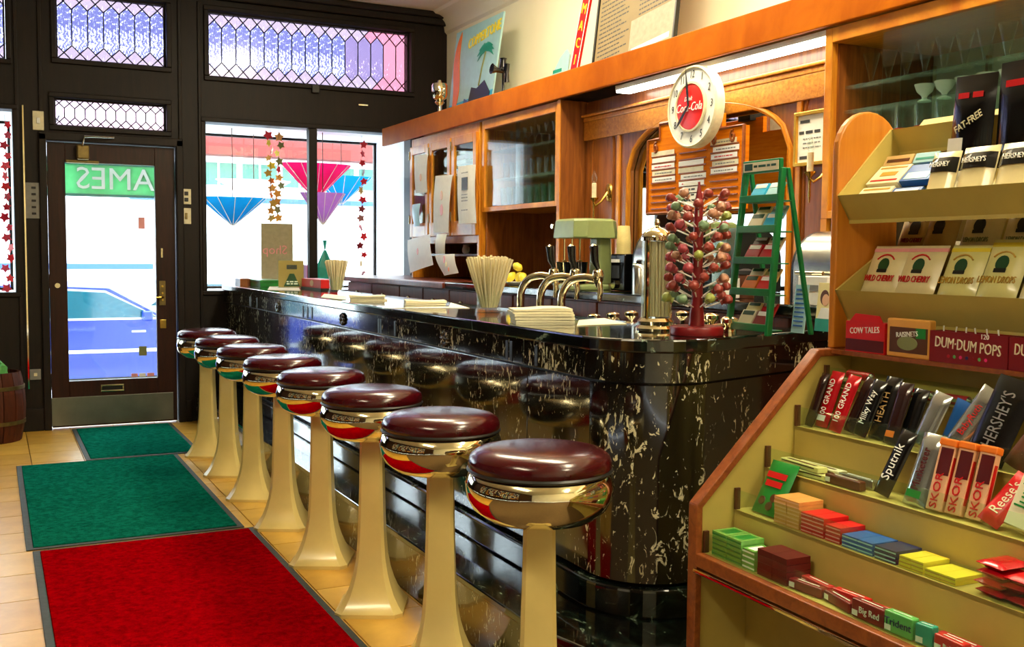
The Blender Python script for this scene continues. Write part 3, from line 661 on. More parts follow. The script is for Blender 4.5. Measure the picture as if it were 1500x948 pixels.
for h in range(1, 13):
    a = h*PI/6; letters(str(h), .056, 'charcoal', t, (.170*math.sin(a), -.0235, .170*math.cos(a)), shear=.15, sx=.75, name='numeral')
letters('Coca-Cola', .064, 'white', rd, (.0, -.042, -.005), shear=.35, sx=.82, ext=.001); letters('Drink', .032, 'white', rd, (-.005, -.042, .04), shear=.3, sx=.9, ext=.001)
hand = MB().prism([(-.006, 0), (.006, 0), (.009, .10), (0, .205), (-.009, .10)], -.046, -.044, 'xz').build('minute_hand', 'black', t, rot=(0, math.radians(-8), 0))
MB().prism([(-.006, 0), (.006, 0), (.010, .10), (0, .15), (-.010, .10)], -.049, -.047, 'xz').build('hour_hand', 'black', t, rot=(0, math.radians(224), 0))
# ------------------------------------------------------------------ menu board with slots
bL, bR = on(954, 260, 0, XM-.08).y, on(1094, 250, 0, XM-.08).y
zb, zt = 1.462, 1.835
t = thing('menu_board', 'stepped wooden menu board with white price strips under the clock', 'menu board', (XM-.10, (bL+bR)/2, zb), FRONT)
hw = (bL-bR)/2; H_ = zt-zb
poly = [(-hw, 0), (hw, 0), (hw, H_-.02), (hw-.16, H_-.02), (hw-.16, H_+.05), (-hw+.10, H_+.05), (-hw+.10, H_-.02), (-hw, H_-.02)]
MB().prism(poly, 0, .03, 'xz').build('board', 'board_wood', t)
MB().tube([(x, 0, z) for x, z in poly]+[(poly[0][0], 0, poly[0][1])], .009, 6).build('edge_moulding', 'rack_edge', t, True)
cols = [(-hw+.035, hw*-.35), (-hw*.27, hw*.29), (hw*.38, hw-.03)]
strips = [[1, 1, 1, 1, 1, 0, 0, 0, 0], [0, 0, 1, 1, 1, 1, 0, 0, 0], [1, 1, 1, 1, 1, 0, 0, 0, 0]]
rnd = random.Random(3)
words = [[0, 0, 1, 1, 1], [0, 0, 1, 1], [1, 1, 1, 1, 1]]
for (a, b), use, wd in zip(cols, strips, words):
    q = 0
    for r in range(9):
        z = H_-.10-r*.031 + (.0 if a < 0 else .012)
        s_ = bx(a, b, -.006, 0, z-.006, z-.001).build('slot_ledge', 'rack_edge', t)
        if use[r]:
            dx = rnd.uniform(-.012, .012); p = bx(a+.006+dx, b-.006+dx, -.0045, -.003, z-.002, z+.021).build('price_strip', 'ivory' if r % 3 == 0 else 'white', t)
            if wd[q]: print_bars(p, a+.03+dx, b-.03+dx, [z+.009], -.005, .005, 'c_red' if (q+len(wd)) % 3 == 1 else 'grey', q)
            q += 1
pc = bx(-.06, .05, -.006, -.0045, .03, .13).build('drawn_card', 'paper', t); print_bars(pc, -.04, .03, [.05, .075, .10], -.0065, .008, 'dark_grey', 4)
for x in (-hw+.07, hw-.07, hw*.45):
    MB().tube([(x+.014*math.sin(a*PI/6)*(1-a/40), -.006, H_-.07+.02*math.cos(a*PI/6)+.004*a*.3) for a in range(14)], .006, 6).build('carved_scroll', 'rack_edge', t, True)
# ------------------------------------------------------------------ sconces, certificate
def sconce(px, py, label):
    p = on(px, py, 0, XM-.06); t_ = thing('wall_sconce', label, 'wall lamp', (XM-.005, p.y, p.z-.10), FRONT, 'brass candle sconces on the panelling')
    MB().lathe([(.03, -.004), (.034, 0), (.03, .01), (.018, .014)], 20, T=Matrix.Translation((.02, 0, .05)) @ RX, sy=1.5).build('back_plate', 'brass', t_, 40)
    MB().tube([(.02, -.01, .05), (.02, -.05, .0), (.0, -.07, -.02), (-.02, -.07, .0), (-.02, -.07, .02)], .006, 8).build('arm', 'brass', t_, True)
    MB().lathe([(.002, -.10), (.006, -.07), (.004, -.04), (.008, 0), (.022, .015), (.024, .022)], 14, c=(-.02, -.07, 0)).build('cup', 'brass', t_, 40)
    MB().lathe([(.013, 0), (.013, .075), (.009, .078)], 14, c=(-.02, -.07, .022)).build('candle_sleeve', 'ivory', t_, 40)
    MB().lathe([(.007, 0), (.015, .02), (.014, .035), (.004, .06), (.001, .066)], 14, c=(-.02, -.07, .1)).build('bulb', 'clear_glass', t_, 60)
sconce(877, 268, 'brass candle wall lamp beside the wooden pier')
sconce(1197, 222, 'brass candle wall lamp in front of the framed certificate')
p = on(1162, 166, 0, XM-.04); q = on(1207, 240, 0, XM-.04)
t = thing('framed_certificate', 'gold framed white certificate beside the right wall lamp', 'certificate', (XM-.025, (p.y+q.y)/2, q.z), FRONT)
hw, hh = (p.y-q.y)/2, p.z-q.z; O = [(-hw, 0), (hw, 0), (hw, hh), (-hw, hh)]; I = [(-hw+.015, .015), (hw-.015, .015), (hw-.015, hh-.015), (-hw+.015, hh-.015)]
MB().ring(O, I, -.012, .008, 'xz').build('frame', 'foil_gold', t, bevel=.002); pp = bx(-hw+.015, hw-.015, 0, .004, .015, hh-.015).build('paper', 'paper', t)
print_bars(pp, -hw*.7, -hw*.1, [hh*.82], -.001, .012, 'dark_grey', 2); print_bars(pp, -hw*.75, hw*.7, [hh*.62], -.001, .012, 'dark_grey', 3); print_bars(pp, -hw*.5, hw*.6, [hh*.5, hh*.42, hh*.34], -.001, .005, 'grey', 4); print_bars(pp, -hw*.7, -hw*.2, [hh*.16], -.001, .012, 'dark_grey', 5)
# ------------------------------------------------------------------ things on the counter
def at_counter(px, py): p = on(px, py, 2, CT); return (p.x, p.y, CT)
def P3(px, py, X): p = on(px, py, 0, X); return p
def bez(pts, n=12):     # Catmull-Rom through points
    P = [Vector(p) for p in pts]; P = [2*P[0]-P[1]]+P+[2*P[-1]-P[-2]]; out = []
    for i in range(1, len(P)-2):
        for k in range(n):
            s = k/n; a, b, c, d = P[i-1:i+3]
            out.append(.5*((2*b)+(c-a)*s+(2*a-5*b+4*c-d)*s*s+(3*b-a-3*c+d)*s**3))
    return out+[P[-2]]
def straw_holder(label, px, py, r, hg, hs, n, flare, mat='vessel_glass'):
    t = thing('straw_holder', label, 'straw holder', at_counter(px, py))
    MB().lathe([(r*1.12, 0), (r*1.12, .012), (r*.95, .02), (r, .03), (r, hg), (r*.95, hg), (r*.9, .03)], 28, caps=(1, 0)).build('glass_tumbler', mat, t, 40)
    rr = random.Random(n); sm = MB().cyl((0, 0, 0), (0, 0, 1), .0042, 6).mesh('straw', 'straw_paper', True)
    for k in range(n):
        a = k*2.399; q = r*.82*math.sqrt((k+.5)/n); x, y = q*math.cos(a), q*math.sin(a); s = flare*q/r
        L = hs-.02-rr.uniform(0, .012); d = Vector((s*math.cos(a), s*math.sin(a), 1)).normalized()
        o = obj('straw', sm, t, 0, (x*.75, y*.75, .022), d.to_track_quat('Z', 'Y').to_euler()); o.scale = (1, 1, L)
    return t
straw_holder('small glass of paper straws beside the red box', 493, 430, .045, .10, .205, 55, .30)
straw_holder('glass tumbler of white paper straws between napkin stacks', 716, 458, .050, .115, .235, 85, .42)
# tall chromed glass straw dispenser
p = at_counter(960, 484)
t = thing('straw_dispenser', 'tall glass straw dispenser with chrome lid and base', 'straw dispenser', p)
MB().lathe([(.062, 0), (.064, .008), (.054, .018), (.058, .03), (.048, .04)], 32, caps=(1, 1)).build('base', 'chrome', t, 40)
MB().lathe([(.047, .04), (.047, .285), (.045, .285), (.045, .042)], 32, caps=(0, 0)).build('glass_cylinder', 'vessel_glass', t, 40)
MB().lathe([(.05, .283), (.051, .293), (.046, .305), (.03, .318), (.012, .325), (.006, .33), (.01, .34), (.006, .35), (.001, .352)], 32).build('lid', 'chrome', t, 40)
sm = MB().cyl((0, 0, 0), (0, 0, .235), .0042, 6).mesh('straw', 'straw_paper', True)
for k in range(64):
    a = k*2.399; q = .036*math.sqrt((k+.5)/64); obj('straw', sm, t, 0, (q*math.cos(a), q*math.sin(a), .045), (random.uniform(-.02, .02), random.uniform(-.02, .02), 0))
for dx, z0, z1 in ((-.044, .04, .283), (.044, .04, .283)): bx(dx-.004, dx+.004, -.02, -.012, z0, z1).build('side_rod', 'chrome', t)
# napkins and menus
def napkins(label, pxl, pxr, py, n, group='folded napkin stacks on the counter'):
    a, b = on(pxl, py, 2, CT), on(pxr, py, 2, CT); c = (a+b)/2; w_ = (b-a).length
    ang = math.atan2(b.y-a.y, b.x-a.x)
    t = thing('napkin_stack', label, 'napkins', (c.x, c.y, CT), ang, group); rr = random.Random(n+int(pxl)); z = .0005
    for k in range(n):
        h = rr.uniform(.007, .011); dx, dy = rr.uniform(-.006, .006), rr.uniform(-.006, .006)
        sag = rr.uniform(0, .004); hw = w_/2*rr.uniform(.94, 1.0)
        def fn(u, v, top): return (dx+(u-.5)*2*hw, dy+v*w_*.75, z+(h if top else 0)+.003*math.sin(u*5+k)*top*(1 if k == n-1 else .2)-sag*abs(u-.5)*top)
        m = MB(); nu, nv = 8, 4
        loops = [[fn(i/nu, j/nv, 0) for i in range(nu+1)]+[fn(i/nu, j/nv, 1) for i in range(nu, -1, -1)] for j in range(nv+1)]
        m.loft(loops).build('napkin', 'napkin', t, 50); z += h+.0008
napkins('thick stack of folded napkins behind the nearest straw tumbler side', 753, 842, 473, 5)
napkins('low stack of folded napkins beside the straw tumbler', 594, 655, 450, 3)
napkins('stack of folded napkins beside the small straw glass', 512, 566, 441, 3)
bpy.data.objects['napkin_stack']['label'] = 'thick stack of folded napkins in front of the chrome taps'
def sheet(name, label, cat, pxs, mat, z=CT):
    P = [on(px, py, 2, z) for px, py in pxs]; c = sum(P, Vector())/len(P)
    t = thing(name, label, cat, (c.x, c.y, z)); MB().prism([(q.x-c.x, q.y-c.y) for q in P], .0006, .0026).build('sheet', mat, t); return t
sheet('paper_menu', 'white paper lying in front of the thick napkin stack', 'paper', [(845, 478), (918, 475), (885, 467), (848, 470)], 'napkin')
sheet('paper_menu', 'white paper lying under the low napkin stack edge', 'paper', [(560, 452), (688, 452), (660, 444), (658, 450)], 'paper')
sheet('paper_menu', 'folded white paper beside the red box', 'paper', [(392, 425), (440, 426), (436, 419), (395, 420)], 'paper')
sheet('paper_menu', 'clear plastic menu sheet beside the small straw glass', 'paper', [(470, 436), (507, 440), (508, 434), (475, 431)], 'paper')
# far end of the counter
p = at_counter(371, 419); t = thing('flat_box', 'flat green box at the window end of the counter', 'box', p, FRONT)
bx(-.16, .22, 0, .16, 0, .045).build('carton', 'c_green', t, bevel=.003); bx(-.165, .225, -.004, .164, .03, .048).build('lid', 'c_green', t, bevel=.003)
p = at_counter(335, 418); t = thing('small_crate', 'small brown wooden tray at the window end of the counter', 'tray', (p[0]+.06, p[1]-.03, CT), FRONT); m = MB(); m.ring([(-.1, 0), (.08, 0), (.08, .1), (-.1, .1)], [(-.09, .01), (.07, .01), (.07, .09), (-.09, .09)], .003, .05, 'xy'); m.build('rim', 'brown_wood', t); bx(-.1, .08, 0, .1, 0, .004).build('bottom', 'brown_wood', t)
p = at_counter(408, 420); t = thing('counter_card', 'beige table card with black triangle in clear stand', 'sign', (p[0], p[1]-.35, CT), -.25)
hw, hh = .085, .19
MB().box(-hw-.006, hw+.006, -.006, -.004, 0, hh+.006).build('clear_stand', 'clear_glass', t); bx(-hw-.006, hw+.006, -.02, .05, 0, .004).build('foot', 'clear_glass', t)
cd_ = bx(-hw, hw, 0, .004, .006, hh).build('card', 'c_kraft', t); MB().prism([(-.05, .012), (.06, .012), (.02, .10), (-.01, .10)], -.002, 0, 'xz').build('triangle', 'c_dkgreen', cd_)
bx(-.03, .04, -.002, 0, .13, .16).build('dark_label', 'dark_grey', cd_); print_bars(cd_, -.03, .045, [.03, .045], -.003, .008, 'white', 7)
p = on(455, 424, 2, CT); t = thing('red_box', 'long red box with an oval gold label on the counter', 'box', (p.x, p.y, CT), FRONT)
bx(-.24, .24, 0, .12, 0, .012).build('base', 'black', t); bx(-.23, .23, .002, .118, .012, .07).build('carton', 'c_red', t, bevel=.004)
MB().lathe([(.03, 0), (.028, .002)], 24, T=Matrix.Translation((.02, .002, .042)) @ RX, sx=1.4, sy=.7).build('oval_label', 'c_tan', t)
# draught taps
def tap(px, label):
    b_ = P3(px, 448, 2.13); t_ = thing('draught_tap', label, 'tap', (2.13, b_.y, .951), FRONT+math.radians(38), 'chrome draught taps behind the bar')
    path = bez([(-.01, 0, 0), (-.012, 0, .10), (-.004, 0, .155), (.03, 0, .20), (.085, 0, .215), (.14, 0, .21)])
    MB().tube([(x, y+.0, z) for x, y, z in path], .017, 14).build('gooseneck', 'chrome', t_, True)
    MB().lathe([(.03, 0), (.03, .012), (.02, .02)], 18).build('flange', 'chrome', t_, 40)
    MB().lathe([(.008, -.04), (.012, -.03), (.022, -.01), (.026, .01), (.02, .03), (.01, .036)], 18, c=(.15, 0, .215)).build('valve_body', 'chrome', t_, 40)
    MB().tube([(.155, 0, .205), (.165, -.01, .16), (.16, -.01, .12)], [.012, .012, .009], 10).build('spout', 'chrome', t_, True)
    h = MB().tube([(.15, 0, .25), (.135, 0, .285), (.13, 0, .345)], [.008, .016, .019], 12).build('handle', 'black_gloss', t_, True)
    MB().tube([(.128, 0, .345), (.127, 0, .352)], [.015, .006], 10).build('handle_cap', 'chrome', h, True)
for px, l in ((766, 'nearest the straw tumbler'), (795, 'middle one of three'), (826, 'nearest the mixer')): tap(px, 'curved chrome draught tap with black handle, ' + l)
# under-counter fountain unit that carries taps and valves
t = thing('fountain_unit', 'steel fountain unit behind the counter under the taps', 'counter unit', (2.10, 3.95, 0), FRONT)
bx(-1.6, 1.0, -.02, .2, 0, .94).build('cabinet', 'steel', t, bevel=.004); bx(-1.6, 1.0, -.02, .21, .94, .95).build('drain_top', 'steel', t)
# syrup pump knobs
def pump(px, py, label, X=2.2):
    b_ = P3(px, py, X); zb_ = .951
    if px > 1030: q_ = at_counter(px, py+20); X, zb_ = q_[0], CT+.0005; b_ = P3(px, py, X)
    t_ = thing('syrup_pump', label, 'pump', (X, b_.y, zb_), FRONT, 'chrome syrup pumps at the bar'); h = b_.z-zb_
    MB().lathe([(.024, 0), (.024, .01), (.009, .02), (.009, h-.03), (.016, h-.02), (.026, h-.012), (.027, h), (.018, h+.006), (.001, h+.008)], 18).build('plunger', 'chrome', t_, 40)
    MB().tube([(0, 0, h*.5), (-.03, -.02, h*.45), (-.055, -.03, h*.3)], .007, 8).build('spout', 'chrome', t_, True)
for k, (px, py) in enumerate(((870, 462), (898, 460), (925, 458), (1000, 458), (1042, 462), (1068, 467))):
    pump(px, py, 'chrome syrup pump, ' + ['first from the taps', 'second from the taps', 'third from the taps', 'hidden behind the straw dispenser', 'behind the lollipop tree', 'nearest the green rack'][k])
# lollipop tree
p = at_counter(1020, 491)
t = thing('lollipop_tree', 'red lollipop tree full of wrapped lollipops on the counter', 'lollipop stand', p)
MB().lathe([(.078, 0), (.08, .006), (.08, .022), (.076, .028)], 28).build('base', 'c_dark_red', t, 40, bevel=.002)
MB().lathe([(.024, .028), (.022, .06), (.017, .10), (.015, .30), (.012, .40), (.002, .455)], 14).build('trunk', 'c_dark_red', t, 40)
stick = MB().cyl((0, 0, 0), (0, 0, .060), .0022, 6).mesh('stick', 'white', True)
mk('wrap_green', (160, 172, 84), .4, coat=.15, var=.3, scale=50); mk('wrap_red', (150, 56, 46), .4, coat=.15, var=.4, scale=50); mk('wrap_mix', (178, 128, 100), .4, coat=.15, var=.4, scale=60); mk('wrap_teal', (112, 142, 106), .4, coat=.15, var=.3, scale=50); mk('wrap_pink', (172, 66, 78), .4, coat=.15, var=.3, scale=50)
def pop_mesh(mat):
    m = MB(); m.ball((0, 0, .073), .0155, 7, .9); m.lathe([(.009, .05), (.007, .056), (.013, .064)], 7, caps=(0, 0)); rq = random.Random(3); m.v = [(x*rq.uniform(.86, 1.12), y*rq.uniform(.86, 1.12), z) for x, y, z in m.v]; return m.mesh('sweet', mat, 50)
pops = [pop_mesh(q) for q in ('wrap_green', 'wrap_red', 'wrap_mix', 'wrap_teal', 'wrap_pink', 'wrap_red')]
rr = random.Random(5)
for r in range(11):
    n = 7; z = .075+r*.030
    for k in range(n):
        a = 2*PI*k/n + r*.35; el = .42+rr.uniform(-.08, .08); d = Vector((math.cos(a), math.sin(a), math.tan(el))).normalized()
        L0 = ((.024-.004*(z-.06)/.04 if z < .10 else .0172-.002*(z-.1)/.2)+.0014)/math.cos(el)+.0012; ci = rr.randrange(6); tp = thing('lollipop', ['lime green', 'red', 'peach', 'pale teal', 'pink', 'red'][ci] + ' wrapped lollipop stuck in the red lollipop tree', 'lollipop', (p[0]+d.x*L0, p[1]+d.y*L0, p[2]+z+d.z*L0), d.to_track_quat('Z', 'Y').to_euler(), 'lollipops in the red tree')
        s_ = rr.uniform(.9, 1.12)
        obj('stick', stick, tp); o = obj('sweet', pops[ci], tp); o.scale = (s_, s_, 1)
# green wire rack with gum and mint packs
p = at_counter(1112, 489)
t = thing('green_display_rack', 'green plastic ladder rack of flat tins and packs', 'display rack', (p[0], p[1], CT), FRONT)
W_, HT = .092, .50
for s in (-1, 1):
    MB().loft([[(s*W_-.007, -.055, 0), (s*W_+.007, -.055, 0), (s*W_+.007, -.035, 0), (s*W_-.007, -.035, 0)], [(s*W_*.9-.007, -.005, HT), (s*W_*.9+.007, -.005, HT), (s*W_*.9+.007, .015, HT), (s*W_*.9-.007, .015, HT)]]).build('upright', 'green_plastic', t, bevel=.003)
    MB().loft([[(s*W_-.006, .115, 0), (s*W_+.006, .115, 0), (s*W_+.006, .13, 0), (s*W_-.006, .13, 0)], [(s*W_*.9-.006, .016, HT), (s*W_*.9+.006, .016, HT), (s*W_*.9+.006, .03, HT), (s*W_*.9-.006, .03, HT)]]).build('rear_upright', 'green_plastic', t, bevel=.003)
hd = bx(-W_*.93, W_*.93, -.008, .006, HT-.012, HT+.028).build('header', 'green_plastic', t, bevel=.003); bx(-W_*.86, W_*.86, -.0095, -.008, HT-.006, HT+.022).build('header_label', 'c_cream', hd); bx(-W_*.78, -W_*.4, -.011, -.0095, HT-.002, HT+.018).build('logo_patch', 'c_dkgreen', hd)
print_bars(hd, -.03, .07, [HT+.009], -.0105, .007, 'c_dkgreen', 8)
tiers = [.012, .118, .213, .308, .40]
palette = [['c_cream', 'c_dark_red', 'c_pale_yellow', 'c_crimson'], ['c_orange', 'c_red', 'c_cream', 'c_pale_yellow'], ['c_crimson', 'c_crimson', 'c_brown', 'c_cream'], ['c_cream', 'c_cyan', 'c_pale_yellow', 'c_sky'], ['c_cyan', 'c_sky', None, None]]
for k, z in enumerate(tiers):
    yb_ = -.048+.05*z/HT
    sh = MB().box(-W_*.97, W_*.97, yb_-.008, yb_+.002, z, z+.022); sh.box(-W_*.97, W_*.97, yb_, yb_+.06, z, z+.004); sh.build('shelf', 'green_plastic', t, bevel=.002)
    for q in range(4):
        c_ = palette[k][q]
        if not c_: continue
        ang = math.radians(-32); x = (-.5 if q % 2 == 0 else .5)*W_*.76; row = q//2
        wpt = Matrix.Translation((p[0], p[1], CT)) @ Matrix.Rotation(FRONT, 4, 'Z') @ Vector((x, yb_+.008+row*.03, z+.0095+row*.034))
        pk = thing('mint_pack', 'flat mint pack leaning on tier %d of the green rack, %s' % (5-k, ['left front', 'right front', 'left back', 'right back'][q]), 'mint pack', wpt, (ang, 0, FRONT), 'flat packs in the green rack')
        pk['label'] = '%s flat mint pack in the %s tier of the green rack' % ({'c_cream': 'cream', 'c_dark_red': 'dark red', 'c_pale_yellow': 'pale yellow', 'c_crimson': 'crimson', 'c_orange': 'orange', 'c_red': 'red', 'c_brown': 'brown', 'c_cyan': 'cyan', 'c_sky': 'sky blue'}[c_], ['bottom', 'second lowest', 'middle', 'second highest', 'top'][k])
        bx(-.032, .032, 0, .007, 0, .060 if row == 0 else .046).build('tin', c_, pk, bevel=.002); bx(-.025, .025, -.001, 0, .034 if row else .042, .044 if row else .056).build('label', 'c_dkgreen' if c_ in ('c_cream', 'c_pale_yellow', 'c_orange') else 'white', pk)
# leaflets beside the rack
p = at_counter(1160, 488); t = thing('leaflet_stack', 'narrow blue price leaflet leaning beside the green rack', 'leaflet', (p[0]+.02, p[1], CT), (-.12, 0, FRONT))
bx(-.028, .028, 0, .004, 0, .15).build('leaflet', 'c_sky', t); m = MB()
for k in range(9): m.box(-.022, .02, -.001, 0, .02+k*.014, .026+k*.014)
for k in range(9): bx(-.022, .02, -.001, 0, .02+k*.014, .025+k*.014).build('printed_line', 'c_blue', t)
p = at_counter(1192, 487); t = thing('photo_card', 'photo card of two people in a stand near the rack', 'picture', (p[0]+.06, p[1], CT), (-.1, 0, FRONT))
bx(-.062, .09, 0, .006, 0, .155).build('card', 'c_sand', t, bevel=.001); bx(-.062, .09, -.001, 0, 0, .04).build('teal_band', 'c_teal', t)
for s, x, z in ((1, -.025, .10), (-1, .055, .095)):
    MB().lathe([(.016, 0), (.015, .001)], 16, T=Matrix.Translation((x, 0, z)) @ RX, sy=1.25).build('face_patch', 'c_peach', t)
    MB().lathe([(.019, 0), (.018, .0008)], 16, T=Matrix.Translation((x-s*.006, 0, z+.008)) @ RX, sy=1.3).build('hair_patch', 'c_brown', t)
    MB().prism([(x-.03, .04), (x+.03, .04), (x+.016, .075), (x-.016, .075)], -.001, 0, 'xz').build('shirt_patch', 'white' if s > 0 else 'c_rose', t)
# ------------------------------------------------------------------ back counter
def bk(px, X=2.62, py=400): return (X, on(px, py, 0, X).y, BT+.001)
mk('mixer_green', (136, 150, 96), .3, var=.05, coat=.3)
t = thing('milkshake_mixer', 'sage green milkshake mixer with octagonal head on back counter', 'mixer', bk(857), FRONT)
def octo(a, b, c, z): return [(a-c, -b, z), (a, -b+c, z), (a, b-c, z), (a-c, b, z), (-a+c, b, z), (-a, b-c, z), (-a, -b+c, z), (-a+c, -b, z)]
MB().loft([octo(.105, .12, .045, 0), octo(.105, .12, .045, .018), octo(.095, .11, .04, .028)]).build('base', 'mixer_green', t, bevel=.004)
MB().loft([octo(.05, .045, .015, .028), octo(.045, .04, .015, .25)], T=Matrix.Translation((.045, .06, 0))).build('column', 'mixer_green', t, bevel=.004)
MB().loft([octo(.145, .125, .05, .25), octo(.148, .128, .05, .255), octo(.14, .12, .05, .335), octo(.125, .105, .045, .345)]).build('head', 'mixer_green', t, bevel=.006)
for x in (-.085, -.01, .065):
    s_ = MB().cyl((x, -.07, .14), (x, -.07, .25), .005, 8).build('spindle', 'chrome', t, True); MB().lathe([(.012, 0), (.014, .003), (.012, .006)], 12, c=(x, -.07, .137)).build('agitator', 'chrome', s_, 40)
    MB().lathe([(.03, .03), (.04, .13), (.042, .135), (.039, .132), (.029, .033)], 18, c=(x, -.07, 0), caps=(1, 0)).build('malt_cup', 'black_gloss' if x > -.05 else 'chrome', t, 40)
MB().cyl((-.11, -.131, .31), (-.11, -.125, .31), .012).build('switch', 'chrome', t, True)
def cups(label, px, X, z, n, r0, mat, group):
    b_ = bk(px, X); t_ = thing('paper_cup_stack', label, 'cups', (b_[0], b_[1], z), 0, group)
    cm = MB().lathe([(r0, 0), (r0*.8, .085), (r0*.78, .086), (r0*.95, .002)], 18, caps=(0, 1)).mesh('cup', mat, 40)
    for k in range(n): obj('cup', cm, t_, 0, (0, 0, .012*k))
mk('cup_paper', (214, 196, 128), .6)
cups('tall upside down cup stack between mixer and black machine', 886, 2.78, BT+.001, 14, .036, 'cup_paper', 'paper cup stacks on the back counter')
t = thing('hot_drink_machine', 'small black hot drink machine beside the cup stack', 'machine', bk(904, 2.66), FRONT)
bx(-.06, .065, 0, .16, 0, .175).build('body', 'black_gloss', t, bevel=.006); bx(-.045, .02, -.004, 0, .06, .12).build('window', 'charcoal', t); bx(-.045, .02, -.006, 0, .135, .15).build('label', 'white', t); MB().cyl((-.015, -.015, .03), (-.015, 0, .03), .02).build('dial', 'nickel', t, True)
cups('short cup tower standing on the black machine', 913, 2.72, BT+.177, 5, .036, 'cup_paper', 'paper cup stacks on the back counter')
def roll_top(label, px, X, w_, h, d):
    t_ = thing('roll_top_warmer', label, 'appliance', bk(px, X), FRONT)
    pf = [(0, .0), (0, h*.45)] + [(d*.55*(1-math.cos(k*PI/16)), h*.45+h*.55*math.sin(k*PI/16)) for k in range(1, 9)] + [(d, h), (d, 0)]
    MB().prism(pf, -w_/2, w_/2, 'yz').build('body', 'steel', t_, 25)
    for s in (-1, 1): MB().prism([(y, z) for y, z in pf], s*w_/2-.006, s*w_/2+.006, 'yz').build('end_cheek', 'black', t_, 25)
    bx(-w_*.3, w_*.3, -.006, 0, h*.1, h*.36).build('front_window', 'black_gloss', t_)
    MB().cyl((-w_*.3, -.02, h*.42), (w_*.3, -.02, h*.42), .007).build('handle', 'chrome', t_, True)
roll_top('steel roll top warmer behind the straw dispenser', 944, 2.64, .19, .30, .26)
roll_top('steel roll top warmer right of the green rack', 1192, 2.58, .22, .26, .26)
t = thing('steel_flask', 'round steel flask in front of the roll top warmer', 'flask', bk(938, 2.55), 0); MB().lathe([(.034, 0), (.034, .11), (.026, .125), (.02, .13)], 20).build('body', 'steel', t, 40); MB().lathe([(.02, .13), (.02, .145), (.012, .15)], 16).build('cap', 'black', t, 40)
t = thing('fruit_bowl', 'shallow white dish of yellow lemons on the back counter', 'bowl', bk(757, 2.58, 415), 0); MB().lathe([(.04, 0), (.07, .018), (.073, .02), (.04, .005)], 24, caps=(1, 1)).build('dish', 'white', t, 40)
b_ = bk(757, 2.58, 415)
for k, (dx, dy, dz) in enumerate(((-.036, 0, .046), (.03, .032, .046), (.02, -.036, .046), (.004, .0, .102))):
    o = thing('lemon', 'yellow lemon piled in the shallow white dish', 'lemon', (b_[0]+dx, b_[1]+dy, b_[2]+dz), (.3*k, .8, k), 'lemons in the dish'); MB().lathe([(.003, -.034), (.012, -.028), (.022, -.012), (.022, .012), (.012, .028), (.004, .034)], 12).build('fruit', 'c_yellow', o, 60)
t = thing('cream_pitcher', 'white pitcher on the shelf under the glass doors', 'pitcher', (XF+.13, ypx(683, XF+.13, 368), BT+.176), FRONT); t.scale = (.6,)*3
MB().lathe([(.03, 0), (.045, .02), (.048, .05), (.035, .09), (.042, .105), (.04, .105), (.033, .09)], 20, caps=(1, 0)).build('body', 'white', t, 50); MB().tube(bez([(.045, 0, .08), (.08, 0, .075), (.075, 0, .03), (.047, 0, .03)], 5), .006).build('handle', 'white', t, True)
t = thing('white_carton', 'white napkin carton below the right steel warmer', 'carton', bk(1190, 2.50), FRONT)
bx(-.07, .07, 0, .06, 0, .10).build('box', 'white', t, bevel=.003); bx(-.05, .03, -.001, 0, .05, .07).build('print', 'grey', t)
t = thing('coffee_mug', 'white mug beside the lollipop tree on the back counter', 'mug', bk(1070, 2.6, 420), FRONT); MB().lathe([(.03, 0), (.036, .004), (.036, .08), (.033, .08), (.032, .006)], 20, caps=(1, 0)).build('body', 'white', t, 40); MB().tube(bez([(-.034, 0, .065), (-.06, 0, .06), (-.058, 0, .025), (-.034, 0, .02)], 5), .005).build('handle', 'white', t, True)
t = thing('dark_canister', 'dark brown canister beside the white mug', 'canister', bk(1092, 2.68, 415), 0); MB().lathe([(.035, 0), (.035, .09), (.03, .095)], 20).build('body', 'c_brown', t, 40); MB().lathe([(.036, .095), (.036, .11), (.01, .118)], 20).build('lid', 'charcoal', t, 40)
# papers taped to the cupboard
def taped(label, quad, X, mat, blobs=(), group=None):
    P = [P3(a, b, X) for a, b in quad]; c = sum(P, Vector())/4
    t_ = thing('taped_paper', label, 'paper', c, FRONT)
    L = [(-(q.y-c.y), q.z-c.z) for q in P]
    def fn(u, v):
        a = Vector(L[0])*(1-u)+Vector(L[1])*u; b = Vector(L[3])*(1-u)+Vector(L[2])*u; q = a*(1-v)+b*v
        return (q.x, -.008*math.sin(u*3.1)-.006*math.sin(v*4), q.y)
    MB().grid(fn, 6, 6).build('sheet', mat, t_, 60)
    for (u, v, r, cm) in blobs:
        q = fn(u, v); MB().lathe([(r, 0), (r*.9, .0015)], 14, T=Matrix.Translation((q[0], q[1]-.002, q[2])) @ RX, sy=1.5).build('drawing', cm, t_)
XP = XF-.045
taped('white drawing taped over the first narrow glass door', [(608, 228), (627, 226), (625, 282), (608, 283)], XP, 'paper', [(.6, .6, .018, 'c_peach')])
taped('long drawing with pink figure taped over the middle glass door', [(638, 258), (663, 256), (656, 341), (634, 341)], XP-.01, 'paper', [(.55, .35, .022, 'c_peach'), (.6, .6, .026, 'c_rose')])
p9 = [(671, 244), (697, 241), (697, 327), (671, 328)]
taped('white typed notice with photo taped on the third glass door', p9, XP, 'paper')
nt_ = bpy.data.objects['taped_paper.002']
bx(-.045, .045, -.018, -.014, .03, .11).build('photo', 'dark_grey', nt_); print_bars(nt_, -.05, .05, [.14, 0, -.02, -.04, -.10], -.016, .007, 'grey', 9)
